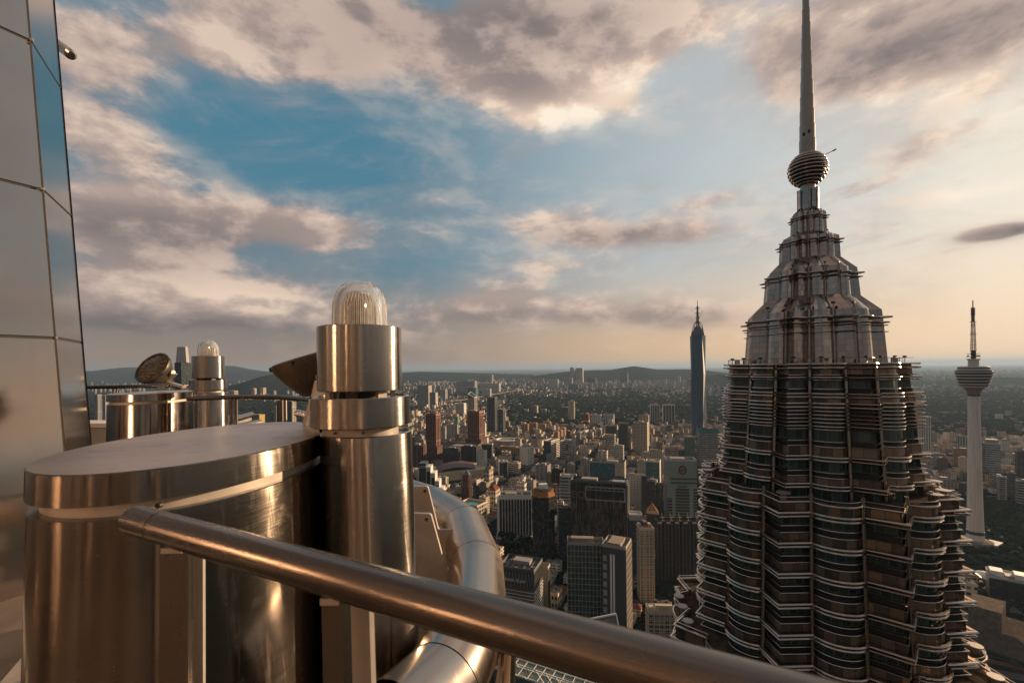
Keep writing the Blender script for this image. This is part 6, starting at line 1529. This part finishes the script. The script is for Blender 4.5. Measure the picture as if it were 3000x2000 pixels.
for _, q in TP:
    for ch in list(q.children): bpy.data.objects.remove(ch)
    bpy.data.objects.remove(q)
# far apartment towers on the plain
FT = []
for k, (c, st) in enumerate((((.60, .54, .48), 'vert'), ((.44, .38, .33), 'vert'), ((.28, .27, .28), 'vert'), ((.54, .42, .32), 'apt'), ((.50, .49, .50), 'vert'), ((.15, .15, .17), 'vert'))):
    mb = MB(); r = random.Random(k); w, d, h = r.uniform(26, 46), r.uniform(18, 26), 80
    mb.prism(rect(0, 0, w, d, 0), 0, h, 0, 1); mb.box((0, 0, h + 2.5), (w * .35, d * .5, 5), 0, 1, 1)
    me = mb.build('far_apartment_tower', [fm(c, st), ROOFS[1]]).data; FT.append(me)
    bpy.data.objects.remove([q for q in bpy.data.objects if q.data == me][0])
FN = ['pale', 'beige', 'grey', 'peach', 'bluish-white', 'dark']
n = 0
CL = [(1230, 1330, 6500, 9500, 14), (1400, 1470, 7500, 12000, 16), (1540, 1620, 7500, 11000, 22), (1620, 1760, 7500, 11000, 34), (1760, 1860, 7200, 11000, 26), (1860, 2015, 7000, 10500, 52), (2070, 2110, 6500, 9000, 10),
      (2690, 2800, 7500, 14000, 16), (2880, 3000, 9500, 15000, 12), (640, 760, 6000, 9500, 20), (290, 420, 7000, 11000, 12), (1180, 1560, 12500, 16000, 20), (800, 920, 5200, 7500, 10)]
for (a, b, y0, y1, cnt) in CL:
    for _ in range(cnt):
        ctr = rf.uniform(a, b); y = rf.uniform(y0, y1); x = (ctr - PX0) / F * y; k = rf.choices(range(6), (4, 3, 3, 2, 3, 1))[0]
        o = bpy.data.objects.new('far_apartment_tower', FT[k]); COL.objects.link(o); o.location = (x, y, -1); o.rotation_euler = (0, 0, R_(YAW) + rf.uniform(-.2, .2)); s_ = rf.uniform(.7, 1.5); o.scale = (s_ * rf.uniform(.8, 1.5), s_, rf.uniform(.7, 1.6) * (1 if y < 9000 else .9))
        tag(o, 'x', 'apartment tower', 'far apartment towers on the plain'); LATER.append((o, f'{FN[k]} far tower', x, y, 80)); n += 1
mass = MB(); 
for _ in range(2600):
    y = rf.uniform(8500, 32000); p = rf.uniform(260, 3000); x = (p - PX0) / F * y
    if math.sin(x / 1100 + 2) * math.sin(y / 1900) < .1: continue
    w, h = rf.uniform(25, 60), rf.uniform(25, 110); mass.box((x, y, h / 2), (w, 24, h), R_(YAW), rf.randrange(4), 4, bottom=False)
for (a, b, y0, y1, cnt) in CL:
    for _ in range(int(cnt * 6)):
        y = rf.uniform(y0, y1 * 1.1); p = rf.gauss((a + b) / 2, (b - a) * .38); x = (p - PX0) / F * y; w, h = rf.uniform(20, 42), rf.uniform(35, 105); mass.box((x, y, h / 2), (w, 20, h), R_(YAW), rf.randrange(4), 4, bottom=False)
tag(mass.build('distant_towers', [fm(c, 'vert') for c in ((.60, .54, .48), (.44, .38, .33), (.28, .27, .28), (.50, .49, .50))] + [ROOFS[1]]), 'far hazy mass of towers near the horizon', kind='stuff')

# every repeat is told apart by the landmark it stands next to
LANDM = [('left red-brown tower', 1268, 1280, 1800), ('right red-brown tower', 1392, 1270, 2000), ('dark gridded glass pair', 1450, 1230, 2500), ('slanting-top tower', 1384, 1185, 2750), ('viaduct', 1330, 1175, 4600), ('green-netted tower', 1243, 1160, 4400),
    ('broad grey apartment wall', 1366, 1135, 6300), ('orange flats row', 1570, 1250, 2600), ('stepped orange flats', 1640, 1270, 2370), ('chequered tower', 1674, 1200, 3260), ('dark red yellow-banded block', 1716, 1230, 2950), ('domed mosque', 1697, 1285, 2330),
    ('whitish twin apartments', 1765, 1230, 2900), ('sports field', 1745, 1264, 2500), ('dark striped hotels', 1940, 1212, 2950), ('oval stadium', 1935, 1263, 2500), ('beige condominium', 1880, 1280, 1900), ('dark fine-gridded tower', 1825, 1290, 1950),
    ('teal-netted block', 2070, 1300, 1700), ('blue faceted skyscraper', 2045, 1180, 2190), ('white hotel cluster', 1800, 1330, 1640), ('banded square office', 1666, 1315, 1840), ('broad banded slab', 1616, 1310, 1850), ('blank-sided white hotel', 1543, 1335, 1680),
    ('orange parking block', 1500, 1315, 1960), ('cream stepped hotel', 1481, 1345, 1760), ('white gridded tower', 1411, 1352, 1600), ('red-roofed mall', 1318, 1375, 1500), ('pyramid-roofed tower', 1367, 1420, 1300), ('pool deck block', 1385, 1480, 1030),
    ('arched white office', 1510, 1510, 990), ('octagonal tower', 1591, 1530, 866), ('black finned block', 1755, 1490, 840), ('patterned grey flats', 1590, 1380, 1500), ('pitched-roof tower', 1718, 1370, 1500), ('teal concrete box', 1781, 1390, 1260), ('balconied white slab', 1860, 1440, 1150),
    ('emblem mosaic tower', 1992, 1430, 1050), ('drum tower', 1860, 1600, 800), ('slim beige tower', 1890, 1640, 725), ('wide dark apartment block', 1985, 1610, 790), ('grid office', 1750, 1680, 600), ('gold-lettered office', 1930, 1840, 555), ('bank tower', 1526, 1700, 640),
    ('arched office by the twin tower', 2700, 1270, 1900), ('telecom tower', 2852, 1400, 927), ('green banded tower', 2904, 1340, 1420), ('brown rounded block', 2760, 1355, 1560), ('flat government block', 2757, 1420, 1280), ('grey apartment pair', 2947, 1430, 1220), ('right-edge dark tower', 2985, 1350, 1400),
    ('white ribbed slab', 1621, 1125, 7600), ('black unfinished tower', 1734, 1115, 8200), ('thin beige towers', 1676, 1090, 9300), ('rounded summit', 1858, 1080, 10500), ('joined dark slabs', 1828, 1105, 8200), ('white winged block', 1942, 1160, 5600), ('white ribbed-front tower', 1986, 1115, 7600),
    ('peach skyline flats', 1578, 1115, 8800), ('dusky skyline cluster', 1423, 1110, 10000), ('round floodlight', 449, 1090, 7000), ('farther beacon', 609, 1090, 8000), ('peach blocks by the hill', 827, 1120, 8200), ('cream handrail towers', 758, 1145, 6000), ('second railing post', 828, 1190, 2300), ('twin tower crown', 2150, 1100, 7500), ('twin tower crown', 2650, 1100, 9000)]
import collections
bag = collections.defaultdict(list)
for (o, what, x, y, z) in LATER:
    p = px_of(x, y); q = PY0 + (PX0 - p) * ROLL + (CAMZ - z) * F / y
    L_ = min(LANDM, key=lambda l: (l[1] - p) ** 2 + (2.2 * (l[2] - q)) ** 2); dx = p - L_[1]
    sd_ = ('left of' if dx < 0 else 'right of') if abs(dx) > 16 else ('in front of' if y < L_[3] else 'behind')
    bag[(what, sd_, L_[0])].append((math.hypot(dx, 2 * (L_[2] - q)), o))
for (what, sd_, nm), lst in bag.items():
    lst.sort(key=lambda e: e[0]); n = len(lst)
    for k, (_, o) in enumerate(lst):
        w_ = '' if n == 1 else ('the nearest ', 'the farther ')[k] if n == 2 else 'the nearest ' if k == 0 else 'the farthest ' if k == n - 1 else 'the ' + ('second third fourth fifth sixth seventh eighth ninth tenth eleventh twelfth thirteenth fourteenth fifteenth'.split()[min(k - 1, 13)]) + ' nearest '
        o['label'] = (w_ + what + ' ' + sd_ + ' the ' + nm) if w_ else (what + ' ' + sd_ + ' the ' + nm)

# trees --------------------------------------------------------------
LEAF = []
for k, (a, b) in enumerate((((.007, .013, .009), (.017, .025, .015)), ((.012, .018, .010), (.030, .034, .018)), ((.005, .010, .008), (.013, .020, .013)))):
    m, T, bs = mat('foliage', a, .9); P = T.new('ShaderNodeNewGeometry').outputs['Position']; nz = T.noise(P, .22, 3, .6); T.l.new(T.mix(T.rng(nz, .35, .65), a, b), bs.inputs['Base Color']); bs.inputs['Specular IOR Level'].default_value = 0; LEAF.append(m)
BARK, _, _ = mat('bark', (.06, .045, .035), .9)
def blobmesh(pts, mats, name, seg=1, seed=0, sub=0):
    """many bumpy low crowns in one mesh: pts = (x, y, z, r, rz, mat)"""
    bm_v = []; t_ = (1 + 5 ** .5) / 2
    ico = np.array([(-1, t_, 0), (1, t_, 0), (-1, -t_, 0), (1, -t_, 0), (0, -1, t_), (0, 1, t_), (0, -1, -t_), (0, 1, -t_), (t_, 0, -1), (t_, 0, 1), (-t_, 0, -1), (-t_, 0, 1)]) / math.hypot(1, t_)
    fc = [(0,11,5),(0,5,1),(0,1,7),(0,7,10),(0,10,11),(1,5,9),(5,11,4),(11,10,2),(10,7,6),(7,1,8),(3,9,4),(3,4,2),(3,2,6),(3,6,8),(3,8,9),(4,9,5),(2,4,11),(6,2,10),(8,6,7),(9,8,1)]
    N = len(pts); rg = np.random.default_rng(seed); A = np.array([p[:5] for p in pts]); 
    V = ico[None] * A[:, None, 3:4] * rg.uniform(.72, 1.25, (N, 12, 1)); V[:, :, 2] *= (A[:, 4] / A[:, 3])[:, None]; V += A[:, None, :3]
    Fc = (np.array(fc)[None] + (np.arange(N) * 12)[:, None, None]).reshape(-1, 3)
    me = bpy.data.meshes.new(name); me.vertices.add(N * 12); me.vertices.foreach_set('co', V.ravel()); me.loops.add(Fc.size); me.loops.foreach_set('vertex_index', Fc.ravel().astype(np.int32))
    me.polygons.add(len(Fc)); me.polygons.foreach_set('loop_start', np.arange(0, Fc.size, 3, dtype=np.int32)); me.polygons.foreach_set('loop_total', np.full(len(Fc), 3, dtype=np.int32))
    me.polygons.foreach_set('material_index', np.repeat(np.array([p[5] for p in pts], dtype=np.int32), 20))
    for m in mats: me.materials.append(m)
    me.update(); me.validate(); o = bpy.data.objects.new(name, me); COL.objects.link(o); return o
pts = []
def scatter(n, f, w, zr, far=False):
    k = 0
    while k < n:
        x, y = f()
        if not far and not free(x, y, 3): k += .3; continue
        if math.sin(x / 260 + math.sin(y / 190) * 2) * math.sin(y / 310 + 1.7 * math.sin(x / 400)) < -.35 and rf.random() < .8: k += .5; continue
        r = rf.uniform(*w) * rf.uniform(.6, 1.15); pts.append((x, y, r * .35, r, r * rf.uniform(.35, .55), rf.choices((0, 1, 2), (3, 1.2, 3))[0])); k += 1
def fr(p0, p1, y0, y1):
    def g():
        y = y0 * (y1 / y0) ** rf.random(); p = rf.uniform(p0, p1); return ((p - PX0) / F * y, y)
    return g
scatter(26000, fr(1490, 2150, 2850, 5600), (9, 17), 1); scatter(19000, fr(2640, 3030, 2300, 5400), (9, 17), 1)
scatter(2600, fr(2800, 3030, 830, 1240), (4, 9), 1); scatter(900, fr(2690, 3030, 600, 900), (3.5, 8), 1)
scatter(9000, fr(1200, 2150, 900, 2900), (4, 9), 1); scatter(9000, fr(260, 1200, 2300, 9000), (9, 20), 1, True); scatter(5000, fr(1200, 2200, 5600, 9500), (14, 30), 1, True); scatter(2500, fr(2640, 3030, 5200, 9000), (14, 30), 1, True)
scatter(7000, fr(255, 3040, 8500, 20000), (25, 60), 1, True); scatter(1500, fr(2680, 3030, 1250, 2300), (4, 9), 1); scatter(900, fr(1560, 2000, 480, 900), (4, 8), 1)
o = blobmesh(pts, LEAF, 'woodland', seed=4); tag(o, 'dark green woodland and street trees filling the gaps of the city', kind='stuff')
# single trees one can tell apart in the park below the white arched office
def tree(x, y, h, r, label, seed):
    t = thing('park_tree', (x, y, 0), label, 'tree', 'trees in the near park'); q = random.Random(seed)
    mb = MB(); mb.tube([(x, y, 0), (x + q.uniform(-.5, .5), y, h * .35), (x + q.uniform(-1, 1), y, h * .6)], [.6, .45, .25], 7)
    for k in range(4): an = q.uniform(0, 6.3); mb.tube([(x, y, h * .35), (x + r * .6 * math.cos(an), y + r * .6 * math.sin(an), h * .72)], [.3, .1], 5)
    mb.build('trunk', BARK, t)
    P = []
    for k in range(70):
        a, b_, c_ = q.gauss(0, 1), q.gauss(0, 1), q.gauss(0, 1); l = math.sqrt(a*a + b_*b_ + c_*c_) / (q.uniform(.35, 1) ** .5); s_ = q.uniform(.16, .30) * r
        P.append((x + a / l * r, y + b_ / l * r, h * .68 + c_ / l * h * .32, s_, s_ * .8, q.choice((0, 1, 2, 2, 0))))
    c = blobmesh(P, LEAF, 'crown', seed=seed); 
    c.data.transform(Matrix.Translation((-x, -y, 0))); c.parent = t
PK = [(1478, 1604), (1497, 1590), (1512, 1612), (1530, 1598), (1545, 1620), (1486, 1628), (1505, 1640), (1524, 1632), (1550, 1600), (1470, 1585), (1620, 1650), (1640, 1665), (1656, 1650), (1700, 1880)][:13]
names = ['leftmost', 'second', 'third', 'fourth', 'fifth', 'sixth', 'seventh', 'eighth', 'ninth', 'tenth']
spots = ['beside the arched white office podium', 'in front of the arched white office', 'behind the bank tower lattice crown', 'left of the black octagonal tower foot', 'touching the black octagonal tower foot', 'right behind the tube ring', 'behind the middle of the bank roof', 'between bank roof and octagonal tower', 'under the arched office entrance', 'at the left end of the park', 'in the gap left of the green-glass grid office', 'in the dark gap beside the grid office corner', 'in the gap below the finned black block']
for k, (px, py) in enumerate(PK):
    p = gp(px, py); tree(p.x, p.y, rf.uniform(15, 22), rf.uniform(8, 11), 'broad dark green tree ' + spots[k], k + 3)

# evening haze: one box of even air round everything
mb = MB(); HZ = 99000; mb.box((0, 4000, (520 * 0 + 700 - 1) / 2), (2 * HZ, 2 * HZ, 701), 0)
hm = bpy.data.materials.new('haze'); hm.use_nodes = True; nt = hm.node_tree; nt.nodes.clear()
o_ = nt.nodes.new('ShaderNodeOutputMaterial'); pv = nt.nodes.new('ShaderNodeVolumePrincipled'); pv.inputs['Color'].default_value = (.34, .48, .68, 1); pv.inputs['Density'].default_value = 2.6e-5; pv.inputs['Anisotropy'].default_value = .2
nt.links.new(pv.outputs[0], o_.inputs['Volume'])
tag(mb.build('haze', hm), kind='stuff')
# drop helper properties
for q in bpy.data.objects:
    for k in ('_o', 'px', 'w', 'd', 'h', 'yaw', 'p'):
        if k in q: del q[k]
